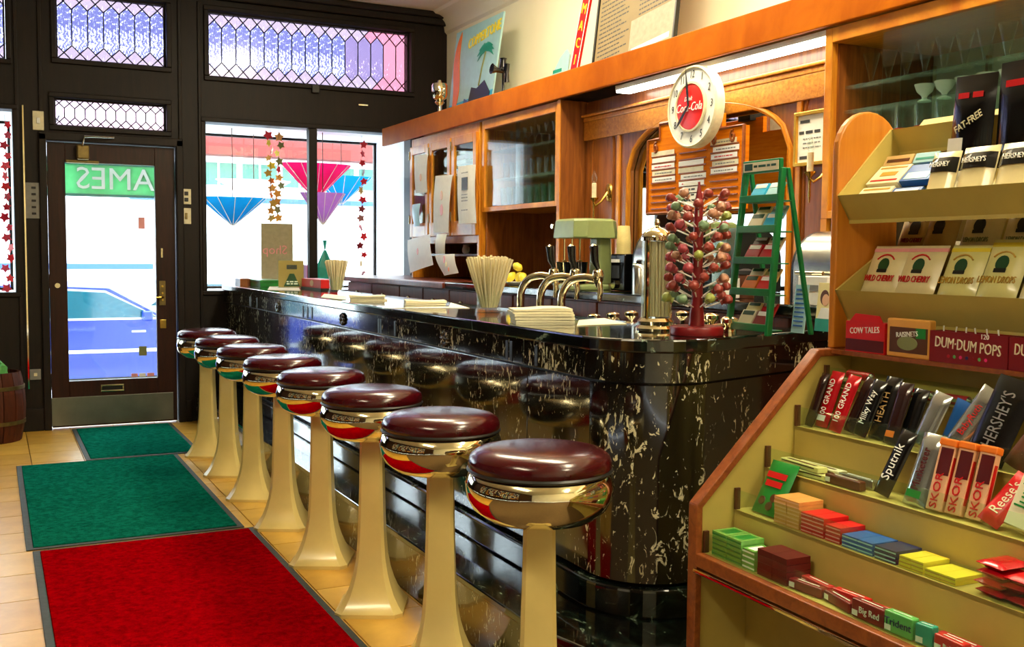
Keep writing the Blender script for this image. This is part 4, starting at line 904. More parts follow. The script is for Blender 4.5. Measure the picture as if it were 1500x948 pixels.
taped('cut out sticker of blue cup hanging below the first drawing', [(604, 300), (616, 298), (614, 331), (606, 332)], XP, 'c_sky')
taped('white napkin drawing with pink dot hanging lowest at left', [(597, 352), (630, 343), (634, 388), (600, 400)], XP-.05, 'white', [(.5, .45, .016, 'c_rose')])
taped('torn grey paper hanging under the middle glass door', [(640, 343), (655, 343), (651, 372), (637, 372)], XP-.02, 'c_cream')
taped('ice cream cone drawing hanging below the torn paper', [(637, 374), (666, 372), (671, 400), (650, 404)], XP-.03, 'paper', [(.5, .25, .018, 'c_rose'), (.52, .5, .012, 'c_sand'), (.55, .75, .01, 'c_orange')])
# ------------------------------------------------------------------ on top of the back bar
TZ = 2.236
def top_at(px, X, py=130): return (X, on(px, py, 0, X).y, TZ)
t = thing('chrome_figure', 'small chrome cup trophy beside the beach sign', 'ornament', top_at(644, 3.0), FRONT); t.scale = (1.3,)*3
MB().lathe([(.055, 0), (.058, .01), (.04, .02), (.018, .03), (.012, .06), (.014, .10), (.03, .115), (.02, .125), (.04, .14), (.046, .16), (.046, .21), (.04, .222), (.012, .228), (.01, .24), (.002, .245)], 24).build('body', 'chrome', t, 40)
for s in (-1, 1): MB().tube(bez([(s*.044, 0, .2), (s*.065, 0, .19), (s*.06, 0, .16), (s*.043, 0, .15)], 5), .005).build('handle', 'chrome', t, True)
# beach sign: board with palm, sea and lettering; the figures are replaced by a plain surfboard and rock
XS = 3.10
A, B, Cc, D = [P3(a, b, XS) for a, b in ((655, 160), (715, 140), (740, 35), (664, 50))]
bz = TZ; wS = A.y-B.y; hS = .46
t = thing('beach_sign', 'pale blue beach advertising sign with palm tree and yellow lettering', 'sign', (XS, A.y, bz+.003), (-.10, 0, FRONT))
hS = D.z-bz+.03
MB().prism([(0, 0), (wS+.02, 0), (wS+.10, hS), (.02, hS)], 0, .012, 'xz').build('board', 'c_sky', t)
MB().prism([(.0, 0), (wS+.02, 0), (wS+.035, hS*.16), (.0, hS*.13)], -.002, 0, 'xz').build('sand_patch', 'c_sand', t)
MB().prism([(.005, hS*.13), (wS+.035, hS*.16), (wS+.04, hS*.24), (.008, hS*.2)], -.0015, 0, 'xz').build('sea_patch', 'c_cyan', t)
letters('COPPERTONE', .105, 'c_yellow', t, (wS*.74, -.004, hS*.84), (PI/2, math.radians(-6), 0), sx=.80, ext=.003, shear=.15)
sb = [(.07+.035*math.sin(k*PI/10)+.065*k/20+.0, hS*.03+hS*.95*k/20) for k in range(21)]
outl = [(x-.055*math.sin(PI*k/20)**.6-.0, z) for k, (x, z) in enumerate(sb)]+[(x+.055*math.sin(PI*k/20)**.6, z) for k, (x, z) in list(enumerate(sb))[::-1]]
MB().prism(outl[1:20]+outl[21:41], -.006, -.002, 'xz').build('surfboard', 'c_orange', t)
rk = [(wS*.45, hS*.02), (wS*.95, hS*.02), (wS*1.0, hS*.22), (wS*.85, hS*.36), (wS*.68, hS*.30), (wS*.55, hS*.33)]
MB().prism(rk, -.005, -.002, 'xz').build('dark_rock', 'black', t)
MB().tube([(wS*.72, -.003, hS*.32), (wS*.76, -.003, hS*.5), (wS*.82, -.003, hS*.66)], .006, 6).build('palm_trunk', 'c_olive', t)
for k in range(9):
    a = math.radians(-20+k*28); r = .14; c0 = Vector((wS*.82, 0, hS*.66))
    e = c0+Vector((math.cos(a)*r, 0, math.sin(a)*r*.55-.02)); mid = (c0+e)/2+Vector((0, 0, .028))
    nrm = Vector((-(e-c0).z, 0, (e-c0).x)).normalized()*.016
    MB().prism([(c0.x, c0.z), ((mid+nrm).x, (mid+nrm).z), (e.x, e.z), ((mid-nrm).x, (mid-nrm).z)], -.006, -.003, 'xz').build('palm_leaf', 'c_teal', t)
bx(wS*.30, wS*.55, -.006, -.003, hS*.30, hS*.36).build('blue_towel', 'c_blue', t, rot=(0, .35, 0))
t = thing('candlestick_telephone', 'black and chrome candlestick telephone beside the beach sign', 'telephone', top_at(737, 3.05), FRONT)
MB().lathe([(.055, 0), (.058, .012), (.05, .03), (.03, .04)], 24).build('base', 'chrome', t, 40); MB().lathe([(.05, .04), (.052, .05), (.05, .075), (.02, .08)], 24).build('base_band', 'black_gloss', t, 40)
MB().lathe([(.012, .08), (.009, .12), (.009, .22), (.016, .235)], 14).build('stem', 'black_gloss', t, 40)
MB().tube([(0, -.01, .235), (0, -.05, .24), (0, -.085, .245)], [.014, .018, .036], 14).build('mouthpiece', 'black_gloss', t, True)
MB().lathe([(.025, .235), (.028, .26), (.02, .30), (.024, .32), (.001, .325)], 14).build('head', 'black_gloss', t, 40)
MB().tube([(.02, 0, .24), (.06, -.01, .255), (.075, -.01, .25)], .006).build('hook', 'black_gloss', t, True); MB().lathe([(.018, 0), (.014, .06), (.02, .12)], 12, c=(.075, -.01, .15)).build('receiver', 'black_gloss', t, 40)
# vertical red sign, pale green plaque, framed list
XS2 = 3.12
q0, q1 = P3(838, 102, XS2), P3(849, 0, XS2)
t = thing('red_vertical_sign', 'leaning red sign with yellow vertical capital letters', 'sign', (XS2, P3(835, 104, XS2).y, TZ+.016), (-.03, math.radians(17), FRONT))
bx(-.045, .045, 0, .016, 0, .95).build('board', 'c_red', t, bevel=.003)
for k, ch in enumerate('NICAMRAF'): letters(ch, .085, 'c_yellow', t, (0, -.002, .075+.098*k), ext=.002, sx=.8)
for s in (-.043, .037): bx(s, s+.006, -.002, 0, 0, .95).build('white_edge', 'white', t)
t = thing('green_plaque', 'pale green glass plaque leaning behind the red sign', 'plaque', (3.2, P3(815, 115, 3.2).y, TZ+.002), (-.05, 0, FRONT))
pts = [(-.10, 0), (.10, 0), (.14, .26), (.10, .30), (.02, .26), (-.08, .16)]
MB().prism(pts, 0, .012, 'xz').build('plate', 'c_sky', t, bevel=.003)
for z in (.05, .11, .17): bx(-.06, .05, -.002, 0, z, z+.02).build('printed_line', 'c_teal', t)
XS3 = 3.05
a, b = P3(866, 92, XS3), P3(988, 58, XS3); wd = a.y-b.y
t = thing('framed_list', 'large black framed yellowed name list leaning on the wall', 'framed document', (XS3, a.y, TZ+.005), (-.16, math.radians(-5), FRONT)); h = .92
O = [(0, 0), (wd, 0), (wd, h), (0, h)]; I = [(.014, .014), (wd-.014, .014), (wd-.014, h-.014), (.014, h-.014)]
MB().ring(O, I, -.01, .014, 'xz').build('frame', 'black', t, bevel=.002); mk('old_paper', (132, 116, 80), .6, var=.08, scale=6)
mk('card_pale', (168, 150, 130), .6); pp = bx(.014, wd-.014, 0, .006, .014, h-.014).build('sheet', 'old_paper', t); rr = random.Random(9)
for k in range(26):
    for c_ in (0, 1):
        if c_ and k < 8: continue
        x0 = .04+c_*wd*.5; print_bars(pp, x0, x0+wd*rr.uniform(.28, .4), [.05+k*.026], -.0005, .008, 'dark_grey', k*3+c_, 'typed_line')
bx(wd*.47, wd-.02, -.003, 0, .02, .24).build('pasted_card', 'card_pale', pp); bx(wd*.5, wd-.05, -.0035, -.003, .05, .08).build('card_print', 'c_sky', pp)
# ------------------------------------------------------------------ window displays
def umbrella(px, py, Y, w_px, h_px, mat, label, stick=.28):
    tip = on(px, py, 1, Y); k = (on(px+10, py, 1, Y)-tip).length/10
    R_, H_ = w_px*k/2, h_px*k; n = 24
    t_ = thing('paper_parasol', label, 'parasol', tip, 0, 'upside down paper parasols in the window')
    def loop(s, dz=0): return [(R_*s*(1-.05*(i % 2)*s)*math.cos(2*PI*i/n), R_*.4*s*(1-.05*(i % 2)*s)*math.sin(2*PI*i/n), H_*(s**1.12)+dz) for i in range(n)]
    MB().loft([loop(.02), loop(.25), loop(.5), loop(.75), loop(1)], caps=(1, 0)).build('canopy', mat, t_, 15)
    for i in range(0, n, 2):
        a = 2*PI*i/n; MB().tube([(R_*.05*math.cos(a), R_*.025*math.sin(a), H_*.04-.004), (R_*math.cos(a), R_*.4*math.sin(a), H_-.004)], .0035, 5).build('rib', 'white', t_)
    MB().cyl((0, 0, -.015), (0, 0, 2.235-tip.z), .0035, 6).build('hanging_string' if stick == 0 else 'stick', 'c_brown', t_, True)
for k, c in (('p_blue', (0, 150, 214)), ('p_pink', (236, 16, 110)), ('p_lilac', (206, 150, 226)), ('p_white', (240, 225, 225)), ('p_cyan', (40, 190, 220))): mk(k, c, .7, var=.08, scale=40, trans=.5)
umbrella(341, 331, 8.26, 100, 42, 'p_blue', 'upside down blue paper parasol nearest the door')
umbrella(463, 292, 8.40, 104, 50, 'p_pink', 'upside down bright pink paper parasol behind the mullion')
umbrella(500, 300, 8.64, 90, 40, 'p_blue', 'upside down blue paper parasol beside the leaf string')
umbrella(473, 330, 8.18, 66, 46, 'p_lilac', 'upside down lilac paper parasol below the pink one')
umbrella(372, 296, 8.58, 110, 32, 'p_white', 'upside down white spotted paper parasol behind the blue one')
def garland(px, y0, y1, Y, n, cols, label):
    a, b = on(px, y0, 1, Y), on(px, y1, 1, Y)
    t_ = thing('leaf_garland', label, 'garland', (a.x, Y, b.z), 0, 'leaf garlands hung in the windows')
    MB().cyl((0, 0, 0), (0, 0, 2.235-b.z), .0018, 5).build('string', 'c_brown', t_); rr = random.Random(int(px)+n)
    for k in range(n):
        z = (a.z-b.z)*(k+.5)/n; s = rr.uniform(.032, .044); an = rr.uniform(0, 6.28); tilt = rr.uniform(-.6, .6)
        pts = [((s if i % 2 == 0 else s*.55)*math.cos(i*PI/5), (s if i % 2 == 0 else s*.55)*math.sin(i*PI/5)) for i in range(10)]
        MB().prism(pts, -.0012, .0012, 'xz').build('leaf', rr.choice(cols), t_, loc=(rr.uniform(-.02, .02), 0, z), rot=(tilt, an, rr.uniform(-.7, .7)))
warm = ['c_orange', 'c_gold', 'c_red', 'c_amber', 'c_yellow']; reds = ['c_red', 'c_crimson', 'c_dark_red', 'c_red']
garland(396, 193, 325, 8.20, 12, warm, 'orange and yellow leaf garland beside the mullion')
garland(408, 195, 325, 8.22, 11, warm[1:]+['c_olive'], 'yellow green leaf garland beside the orange one')
garland(530, 205, 420, 8.24, 16, reds+['c_gold'], 'red leaf garland near the white end of the window')
garland(7, 175, 430, 8.30, 17, ['c_crimson', 'c_red'], 'red leaf garland in the window left of the door')
for px_ in (-60, -140): garland(px_, 175, 430, 8.30, 15, ['c_crimson', 'c_red'], 'red leaf garland far from the door in the left window' if px_ == -60 else 'last red leaf garland at the end of the left window')
# shop card and trinkets on the display deck
p = on(384, 404, 1, 8.30)
a, b = on(383, 405, 1, 8.20), on(429, 328, 1, 8.20)
t = thing('shop_card', 'large beige window card with reversed pink lettering', 'sign', ((a.x+b.x)/2, 8.20, .966)); hw, hh = (b.x-a.x)/2, b.z-.966
mk('card_beige', (178, 166, 132), .7, trans=.25)
bx(-hw, hw, 0, .01, 0, hh).build('card', 'card_beige', t, bevel=.002); letters('Shop', .10, 'c_rose', t, (-.02, -.002, hh*.60), (PI/2, 0, PI), ext=.003)
p = on(476, 400, 1, 8.22); t = thing('teal_fan', 'folded teal paper fan hanging by the straw glass', 'fan', (p.x, 8.22, .966))
zt_ = on(476, 352, 1, 8.22).z-.966
MB().loft([[(.012*math.cos(i*PI/4), .012*math.sin(i*PI/4), zt_*.80) for i in range(8)], [(.075*math.cos(i*PI/4), .02*math.sin(i*PI/4), zt_*.45) for i in range(8)], [(.06*math.cos(i*PI/4), .02*math.sin(i*PI/4), .02) for i in range(8)]]).build('fan_body', 'c_teal', t)
MB().lathe([(.004, zt_*.8), (.02, zt_), (.018, zt_)], 8).build('fan_handle', 'c_teal', t)
p = on(442, 400, 1, 8.36); t = thing('pink_gift_box', 'pink box on the window deck behind the mullion', 'box', (p.x, 8.36, .966)); bx(-.09, .10, -.08, .08, 0, .20).build('carton', 'c_pink', t, bevel=.004); bx(-.015, .02, -.083, .083, 0, .203).build('ribbon', 'c_lilac', t)
# ------------------------------------------------------------------ plates on the front wall, barrel
def plate(name, label, cat, px0, py0, px1, py1, mat, kids):
    a, b = on(px0, py1, 1, YW-.02), on(px1, py0, 1, YW-.02); t_ = thing(name, label, cat, ((a.x+b.x)/2, YW-.016, a.z)); hw, hh = (b.x-a.x)/2, b.z-a.z
    bx(-hw, hw, 0, .015, 0, hh).build('cover', mat, t_, bevel=.003)
    for (x, z, w_, h_, mm) in kids: bx(x*hw-w_*hw, x*hw+w_*hw, -.006, 0, (z-h_/2)*hh, (z+h_/2)*hh).build('button' if 'panel' in name else 'slot', mm, t_, bevel=.002)
plate('light_switch', 'cream light switch high on the dark pilaster', 'switch', 48, 163, 64, 190, 'ivory', [(0, .5, .3, .3, 'white')])
plate('control_panel', 'grey switch panel with five buttons on the dark pilaster', 'switch panel', 37, 268, 62, 320, 'grey', [(0, z, .25, .06, 'black') for z in (.14, .32, .5, .68, .86)])
plate('wall_outlet', 'beige double outlet beside the door, upper one', 'outlet', 266, 277, 280, 299, 'ivory', [(0, .3, .4, .25, 'black'), (0, .7, .4, .25, 'black')])
plate('wall_outlet', 'beige switch plate beside the door, lower one', 'outlet', 266, 305, 280, 328, 'ivory', [(0, .5, .25, .4, 'dull_brass')])
plate('wall_outlet', 'grey outlet low on the pilaster behind the barrel', 'outlet', 44, 541, 60, 557, 'grey', [(0, .5, .3, .3, 'ivory')])
t = thing('wooden_barrel', 'red brown wooden barrel with two hoops beside the door', 'barrel', (-.03, 7.62, 0))
def staver(z): return .175+.045*math.sin(PI*min(1, z/.47*.8+.1))
for k in range(16):
    a0, a1 = 2*PI*k/16+.012, 2*PI*(k+1)/16-.012
    MB().loft([[(staver(z)*math.cos(a0), staver(z)*math.sin(a0), z), (staver(z)*math.cos(a1), staver(z)*math.sin(a1), z), ((staver(z)-.016)*math.cos(a1), (staver(z)-.016)*math.sin(a1), z), ((staver(z)-.016)*math.cos(a0), (staver(z)-.016)*math.sin(a0), z)] for z in [.0, .08, .16, .24, .32, .40, .46]]).build('stave', 'barrel_wood', t)
for z in (.13, .36): MB().lathe([(staver(z)+.001, z-.013), (staver(z)+.005, z-.012), (staver(z)+.005, z+.012), (staver(z)+.001, z+.013)], 32, caps=(0, 0)).build('hoop', 'dull_brass', t, 40)
MB().lathe([(.17, .03), (.001, .03)], 24, caps=(0, 0)).build('bottom', 'brown_wood', t)
MB().lathe([(.165, .38), (.12, .40), (.001, .41)], 24, caps=(1, 0)).build('filling', 'charcoal', t, 40)
t = thing('crumpled_bag', 'crumpled green and white plastic bag in the barrel', 'bag', (.03, 7.62, .425)); rr = random.Random(2); m = MB(); m.ball((0, 0, .045), .06, 10, .9); m.v = [(x*rr.uniform(.75, 1.2), y*rr.uniform(.75, 1.2), z*rr.uniform(.8, 1.2)) for x, y, z in m.v]; m.build('bag', 'c_mint', t)
# ------------------------------------------------------------------ candy rack
RA = math.radians(1.6); RO = Vector((1.595, 2.10)); EU = Vector((-math.sin(RA), -math.cos(RA))); EW = Vector((math.cos(RA), -math.sin(RA))); RROT = FRONT-RA
def RK(u, w_, z): q = RO+EU*u+EW*w_; return Vector((q.x, q.y, z))
def rk_at(px, py, w_):
    d = ray(px, py); t_ = (RO.dot(EW)+w_)/(d.x*EW.x+d.y*EW.y); p = CAM+d*t_
    return (Vector((p.x, p.y))-RO).dot(EU), p.z
LR = 1.32
rack = thing('candy_rack', 'stepped cream candy rack with wood edging and glass lips', 'display rack', RK(0, 0, 0), (0, 0, RROT))
def rp(m, name, mat, parent=rack, **k): return m.build(name, mat, parent, **k)
prof = [(0, 0), (0, .621), (.385, 1.007), (.80, 1.007), (.80, 0)]
for u0, u1 in ((-.022, 0), (LR, LR+.022)): rp(MB().prism(prof, u0, u1, 'yz'), 'end_panel', 'rack_cream')
def edge(pts, u0, u1, th=.02):
    for (a, b) in zip(pts, pts[1:]):
        A_, B_ = Vector(a), Vector(b); d = (B_-A_).normalized(); n = Vector((-d.y, d.x))
        n = -n; rp(MB().prism([tuple(A_), tuple(B_), tuple(B_+n*th), tuple(A_+n*th)], u0, u1, 'yz'), 'edge_strip', 'rack_edge', bevel=.003)
for u0, u1 in ((-.03, .006), (LR-.006, LR+.03)): edge([(-.006, 0), (-.006, .622), (.381, 1.008), (.80, 1.008)], u0, u1)
TW = [.02+.096*k for k in range(5)]; TZ_ = [.497+.103*k for k in range(5)]
for k in range(5):
    nw = TW[k+1] if k < 4 else .50; nz = TZ_[k+1] if k < 4 else .996
    rp(bx(.001, LR-.001, TW[k], nw, TZ_[k]-.010, TZ_[k]), 'tray_floor', 'rack_cream')
    rp(bx(.001, LR-.001, nw, nw+.008, TZ_[k]-.010, nz-.0005), 'riser', 'rack_cream')
    gl = rp(bx(.008, LR-.002, TW[k]+.001, TW[k]+.004, TZ_[k]+.001, TZ_[k]+.052), 'glass_lip', 'lip_glass' if 'lip_glass' in MATS else 'door_glass')
    rp(bx(.002, .010, TW[k]-.002, TW[k]+.012, TZ_[k], TZ_[k]+.056), 'lip_clip', 'c_brown')
rp(bx(0, LR, -.004, .02, .462, .497), 'front_rail', 'rack_edge', bevel=.003); rp(bx(0, LR, -.012, .01, .448, .459), 'metal_strip', 'chrome', bevel=.003)
rp(bx(.001, LR-.001, .16, .17, 0, .487), 'kick_board', 'rack_cream')
rp(bx(0, LR, .424, .80, .996, 1.007), 'top_shelf', 'rack_edge')
# upper unit
arcp = [(.545+.11*math.cos(PI-k*PI/14), 1.54+.11*math.sin(k*PI/14)) for k in range(15)]
up = thing('upper_candy_shelves', 'upper candy shelf unit with rounded orange wood end', 'shelf unit', RK(0, 0, 1.008), (0, 0, RROT))
def upp(m, name, mat, **k):
    m.v = [(x, y, z-1.008) for x, y, z in m.v]; return m.build(name, mat, up, **k)
upp(MB().prism([(.435, 1.0085)]+arcp+[(.655, 1.0085)], -.024, -.002, 'yz'), 'end_panel', 'rack_end', bevel=.005)
upp(bx(.0, LR, .72, .735, 1.0085, 1.36), 'back_board', 'rack_cream')
def vtray(lip, low, back, name):
    t_ = .007; upp(MB().prism([lip, low, (low[0]+t_, low[1]), (lip[0]+t_, lip[1])], 0, LR, 'yz'), 'tray_front', 'rack_cream')
    upp(MB().prism([low, back, (back[0], back[1]-t_*1.4), (low[0], low[1]-t_*1.4)], 0, LR, 'yz'), 'tray_floor', 'rack_cream')
U1, U1b = ((.435, 1.42), (.478, 1.355), (.62, 1.50)), ((.615, 1.605), (.645, 1.545), (.74, 1.64))
U2, U2b = ((.435, 1.167), (.482, 1.088), (.60, 1.21)), ((.585, 1.265), (.615, 1.205), (.71, 1.30))
for a in (U1, U1b, U2, U2b): vtray(*a, '')
for a, b in ((U1, U1b), (U2, U2b)): upp(MB().prism([a[0], a[1], a[2], b[1], b[0]], -.001, .007, 'yz'), 'tray_cheek', 'rack_cream')
# --- packaging shapes
_ms = {}
def pillow_mesh(W_, H_, D_, mat, ex=3, ez=5, head=0):
    key = ('p', W_, H_, D_, mat, ex, ez, head)
    if key in _ms: return _ms[key]
    m = MB(); nu, nv = 6, 9
    def th(u, v):
        v2 = min(1, v/(1-head)) if head else v
        return D_/2*math.sqrt(max(0, 1-abs(2*u-1)**ex))*math.sqrt(max(0, 1-abs(2*v2-1)**ez))+.0006
    for s in (-1, 1): m.grid(lambda u, v: ((u-.5)*W_*(1 if s < 0 else -1), s*th(u, v), v*H_), nu, nv)
    _ms[key] = m.mesh('wrapper', mat, 60); return _ms[key]
ITEMS = []
def item(name, label, cat, u, w_, z, tilt=0, roll=0, yaw=0, group=None):
    ITEMS.append(None); ITEMS[-1] = thing(name, label, cat, RK(u, w_, z), (math.radians(tilt), math.radians(roll), RROT+math.radians(yaw)), group); return ITEMS[-1]
def bag(label, pxl, pxr, py, tray, H_, mat, tilt=-38, band=None, title=None, tcol='c_red', dome=None, head=.12, D_=.03, dw=.012, tsize=.022, roll=0, name='candy_bag', extra=None, dz=0, topmat=None, group=None):
    low = tray[1]; wb = low[0]+dw
    u0, u1 = rk_at(pxl, py, wb)[0], rk_at(pxr, py, wb)[0]; W_ = abs(u1-u0)
    t_ = item(name, label, 'candy bag', (u0+u1)/2, wb+D_*.45, low[1]+.016+dz, tilt, roll, 0, group)
    obj('pouch', pillow_mesh(round(W_, 3), H_, D_, mat, head=head), t_)
    if band: bx(-W_/2, W_/2, -.0022, .0022, H_*(1-head*1.0), H_*(1-head*.45)).build('header_band', band, t_)
    if topmat: MB().grid(lambda u, v: ((u-.5)*W_*.98, -.004-D_/2*math.sqrt(max(0, 1-abs(2*u-1)**3))*math.sqrt(max(0, 1-abs(2*(.62+.26*v)/(1-head)-1)**5)), H_*(.62+.26*v)), 6, 3).build('printed_top', topmat, t_)
    if title: letters(title, tsize, tcol, t_, (0, -D_/2-.0025, H_*.32), ext=.0012, sx=.62)
    if dome:
        MB().lathe([(.018, 0), (.017, .002)], 16, T=Matrix.Translation((0, -D_/2-.001, H_*.58)) @ RX, sy=1.15).build('portrait_badge', dome, t_)
        bx(-.016, .016, -D_/2-.0035, -D_/2-.001, H_*.44, H_*.50).build('badge_band', 'black', t_)
        MB().tube([(.036*math.cos(PI-k*PI/10), -D_/2-.0005, H_*.56+.034*math.sin(k*PI/10)) for k in range(2, 9)], .0022, 5).build('arched_caption', tcol, t_)
    if extra: extra(t_, W_, H_, D_)
    return t_
mk('bag_cream', (226, 212, 160), .3, coat=.3, var=.05); mk('bag_lemon', (222, 216, 140), .3, coat=.3, var=.05)
# front row of clear bags
for k, (a, b, mt, bd, ti, tc, lb) in enumerate(((1243, 1296, 'bag_cream', 'c_rose', 'WILD CHERRY', 'c_red', 'cream candy bag with red title nearest the rounded wood end'),
        (1298, 1354, 'bag_cream', 'c_rose', 'WILD CHERRY', 'c_red', 'cream candy bag with red title beside the yellow banded bags'),
        (1364, 1420, 'bag_lemon', 'c_yellow', 'LEMON DROPS', 'c_gold', 'yellow banded candy bag beside the red titled bags'),
        (1421, 1480, 'bag_lemon', 'c_yellow', 'LEMON DROPS', 'c_gold', 'taller yellow banded candy bag between its twin and the red bag'),
        (1484, 1550, 'bag_cream', 'c_red', '', 'c_red', 'cream candy bag with red band past the yellow banded bags'))):
    bag(lb, a, b, 425, U2, .150+.015*(k > 2), mt, -24, bd, ti, tc, 'c_dkgreen', tsize=.025, dz=.045, dw=.016)
for k, (a, b, lb) in enumerate(((1292, 1342, 'brown candy bag behind the two red titled bags'), (1345, 1392, 'brown candy bag leaning behind the gap between bags'), (1395, 1452, 'tan candy bag behind the yellow banded bags'), (1456, 1520, 'tan candy bag at the back beside the taller yellow bag'))):
    bag(lb, a, b, 350, U2b, .15, 'c_kraft' if k < 2 else 'bag_cream', -20, None, ['WILD CHERRY', '', 'LEMON DROPS', 'LEMON DROPS'][k], 'c_dark_red' if k == 0 else 'c_olive', 'black', head=.1, tsize=.018, dz=.03)
# upper tray: boxes, blue packs, snack bags
def flatbox(label, px, py, tray, along, W_, H_, D_, mat, kids=(), tilt=-48, name='candy_box', group=None):
    low, back = Vector(tray[1]), Vector(tray[2]); q = low.lerp(back, along); u = rk_at(px, py, q.x)[0]; W_ *= 1.3; H_ *= 1.2
    t_ = item(name, label, 'candy box', u, q.x-.008, q.y+.014, tilt, 0, 0, group)
    bx(-W_/2, W_/2, -D_, 0, 0, H_).build('carton', mat, t_, bevel=.001)
    for (x0, x1, z0, z1, c) in kids: bx(x0*W_, x1*W_, -D_-.001, -D_, z0*H_, z1*H_).build('print', c, t_)
    return t_
kd = [(-.42, .42, .12, .2, 'c_red'), (-.42, .42, .82, .9, 'c_gold'), (-.25, .25, .4, .62, 'c_gold')]
flatbox('cream and gold candy box lying lowest by the rounded wood end', 1264, 275, U1, .05, .085, .062, .022, 'c_cream', kd); flatbox('cream and gold candy box lying above its twin by the wood end', 1288, 245, U1, .46, .085, .062, .022, 'c_cream', kd)
flatbox('blue and white flat pack lowest beside the cream boxes', 1318, 268, U1, .05, .075, .055, .02, 'c_blue', [(-.4, .4, .55, .9, 'white')]); flatbox('blue and white flat pack above the other blue pack', 1334, 240, U1, .48, .075, .055, .02, 'c_blue', [(-.4, .4, .1, .5, 'c_sky')])
flatbox('gold banded box in the topmost tray by the wood end', 1322, 212, U1, .88, .075, .026, .014, 'c_tan', [(-.4, .4, .3, .6, 'c_brown')], -30); flatbox('pale teal box in the topmost tray beside the gold one', 1362, 212, U1, .88, .06, .026, .014, 'c_sky', [(-.4, .4, .3, .5, 'c_teal')], -30)
bag('black and cream snack bag nearest the blue packs', 1354, 1394, 262, U1, .15, 'bag_cream', -16, None, None, 'c_orange', None, .08, topmat='foil_black', extra=lambda t_, W_, H_, D_: letters('HERSHEY', .018, 'white', t_, (0, -D_/2-.007, H_*.74), ext=.001, sx=.8))
bag('black topped snack bag with brown picture, middle one', 1398, 1450, 262, U1, .155, 'bag_cream', -16, None, None, 'c_brown', None, .08, topmat='foil_black', extra=lambda t_, W_, H_, D_: letters("HERSHEY'S", .018, 'white', t_, (0, -D_/2-.007, H_*.74), ext=.001, sx=.8))
bag('black topped snack bag with brown picture, farthest from the wood end', 1454, 1515, 262, U1, .155, 'bag_cream', -16, None, None, 'c_brown', None, .08, topmat='foil_black', extra=lambda t_, W_, H_, D_: letters("HERSHEY'S", .018, 'white', t_, (0, -D_/2-.007, H_*.74), ext=.001, sx=.8))
UB = ((.57, 1.47), (.575, 1.455), (.62, 1.50))
def blk(t_, W_, H_, D_):
    letters('FAT-FREE', .026, 'c_cream', t_, (0, -D_/2-.002, H_*.50), (PI/2, -.5, 0), ext=.001, sx=.8); print_bars(t_, -W_*.3, W_*.3, [H_*.78], -D_/2-.001, .014, 'c_red', 3, 'red_print')
    bx(-W_*.45, -W_*.1, -D_/2-.002, -D_/2, H_*.2, H_*.34).build('white_patch', 'white', t_)
bag('big black snack bag with slanting cream letters', 1384, 1444, 215, UB, .235, 'foil_black', -3, None, None, head=.1, D_=.03, extra=blk, roll=2, dw=-.012)
bag('big black snack bag behind the others at the far end', 1452, 1530, 215, UB, .25, 'foil_black', -3, None, None, 'c_cream', head=.1, D_=.03, roll=0, dw=-.012, extra=lambda t_, W_, H_, D_: print_bars(t_, -W_*.3, W_*.3, [H_*.78], -D_/2-.001, .016, 'c_red', 5, 'red_print'))
# boxes on the rack's top shelf
def shelfbox(label, pxl, pxr, py, w_, H_, D_, mat, name='candy_box'):
    u0, u1 = rk_at(pxl, py, w_)[0], rk_at(pxr, py, w_)[0]; W_ = u1-u0; t_ = item(name, label, 'candy box', (u0+u1)/2, w_, 1.0075)
    return t_, W_
t, W_ = shelfbox('red open box with white slanted title by the wood end', 1238, 1295, 512, .428, .09, .1, 'c_red')
m = MB(); bx(-W_/2, W_/2, 0, .04, 0, .08).build('carton', 'c_red', t, bevel=.001); bx(-W_/2+.002, W_/2-.002, -.001, 0, .004, .034).build('dark_band', 'c_deep_red', t); letters('COW TALES', .023, 'white', t, (0, -.0015, .058), (PI/2, -.08, 0), ext=.0008, sx=.82)
fl = MB().prism([(-W_*.4, .08), (W_*.45, .08), (W_*.36, .098), (-W_*.25, .101)], .0, .003, 'xz').build('raised_flap', 'c_red', t)
t, W_ = shelfbox('gold and brown box with green picture beside the red box', 1298, 1361, 515, .428, .1, .1, 'c_amber')
bx(-W_/2, W_/2, 0, .022, 0, .096).build('carton', 'c_amber', t, bevel=.004); bx(-W_*.42, W_*.46, -.001, 0, .012, .075).build('brown_panel', 'c_brown', t); MB().lathe([(.022, 0), (.021, .001)], 20, T=Matrix.Translation((0, -.001, .036)) @ RX, sx=1.5, sy=.8).build('green_oval', 'c_olive', t); letters('RAISINETS', .018, 'white', t, (0, -.003, .058), (PI/2, -.1, 0), ext=.0008, sx=.85)
bx(W_*.2, W_*.42, -.002, -.001, .05, .075).build('green_corner', 'c_green', t)
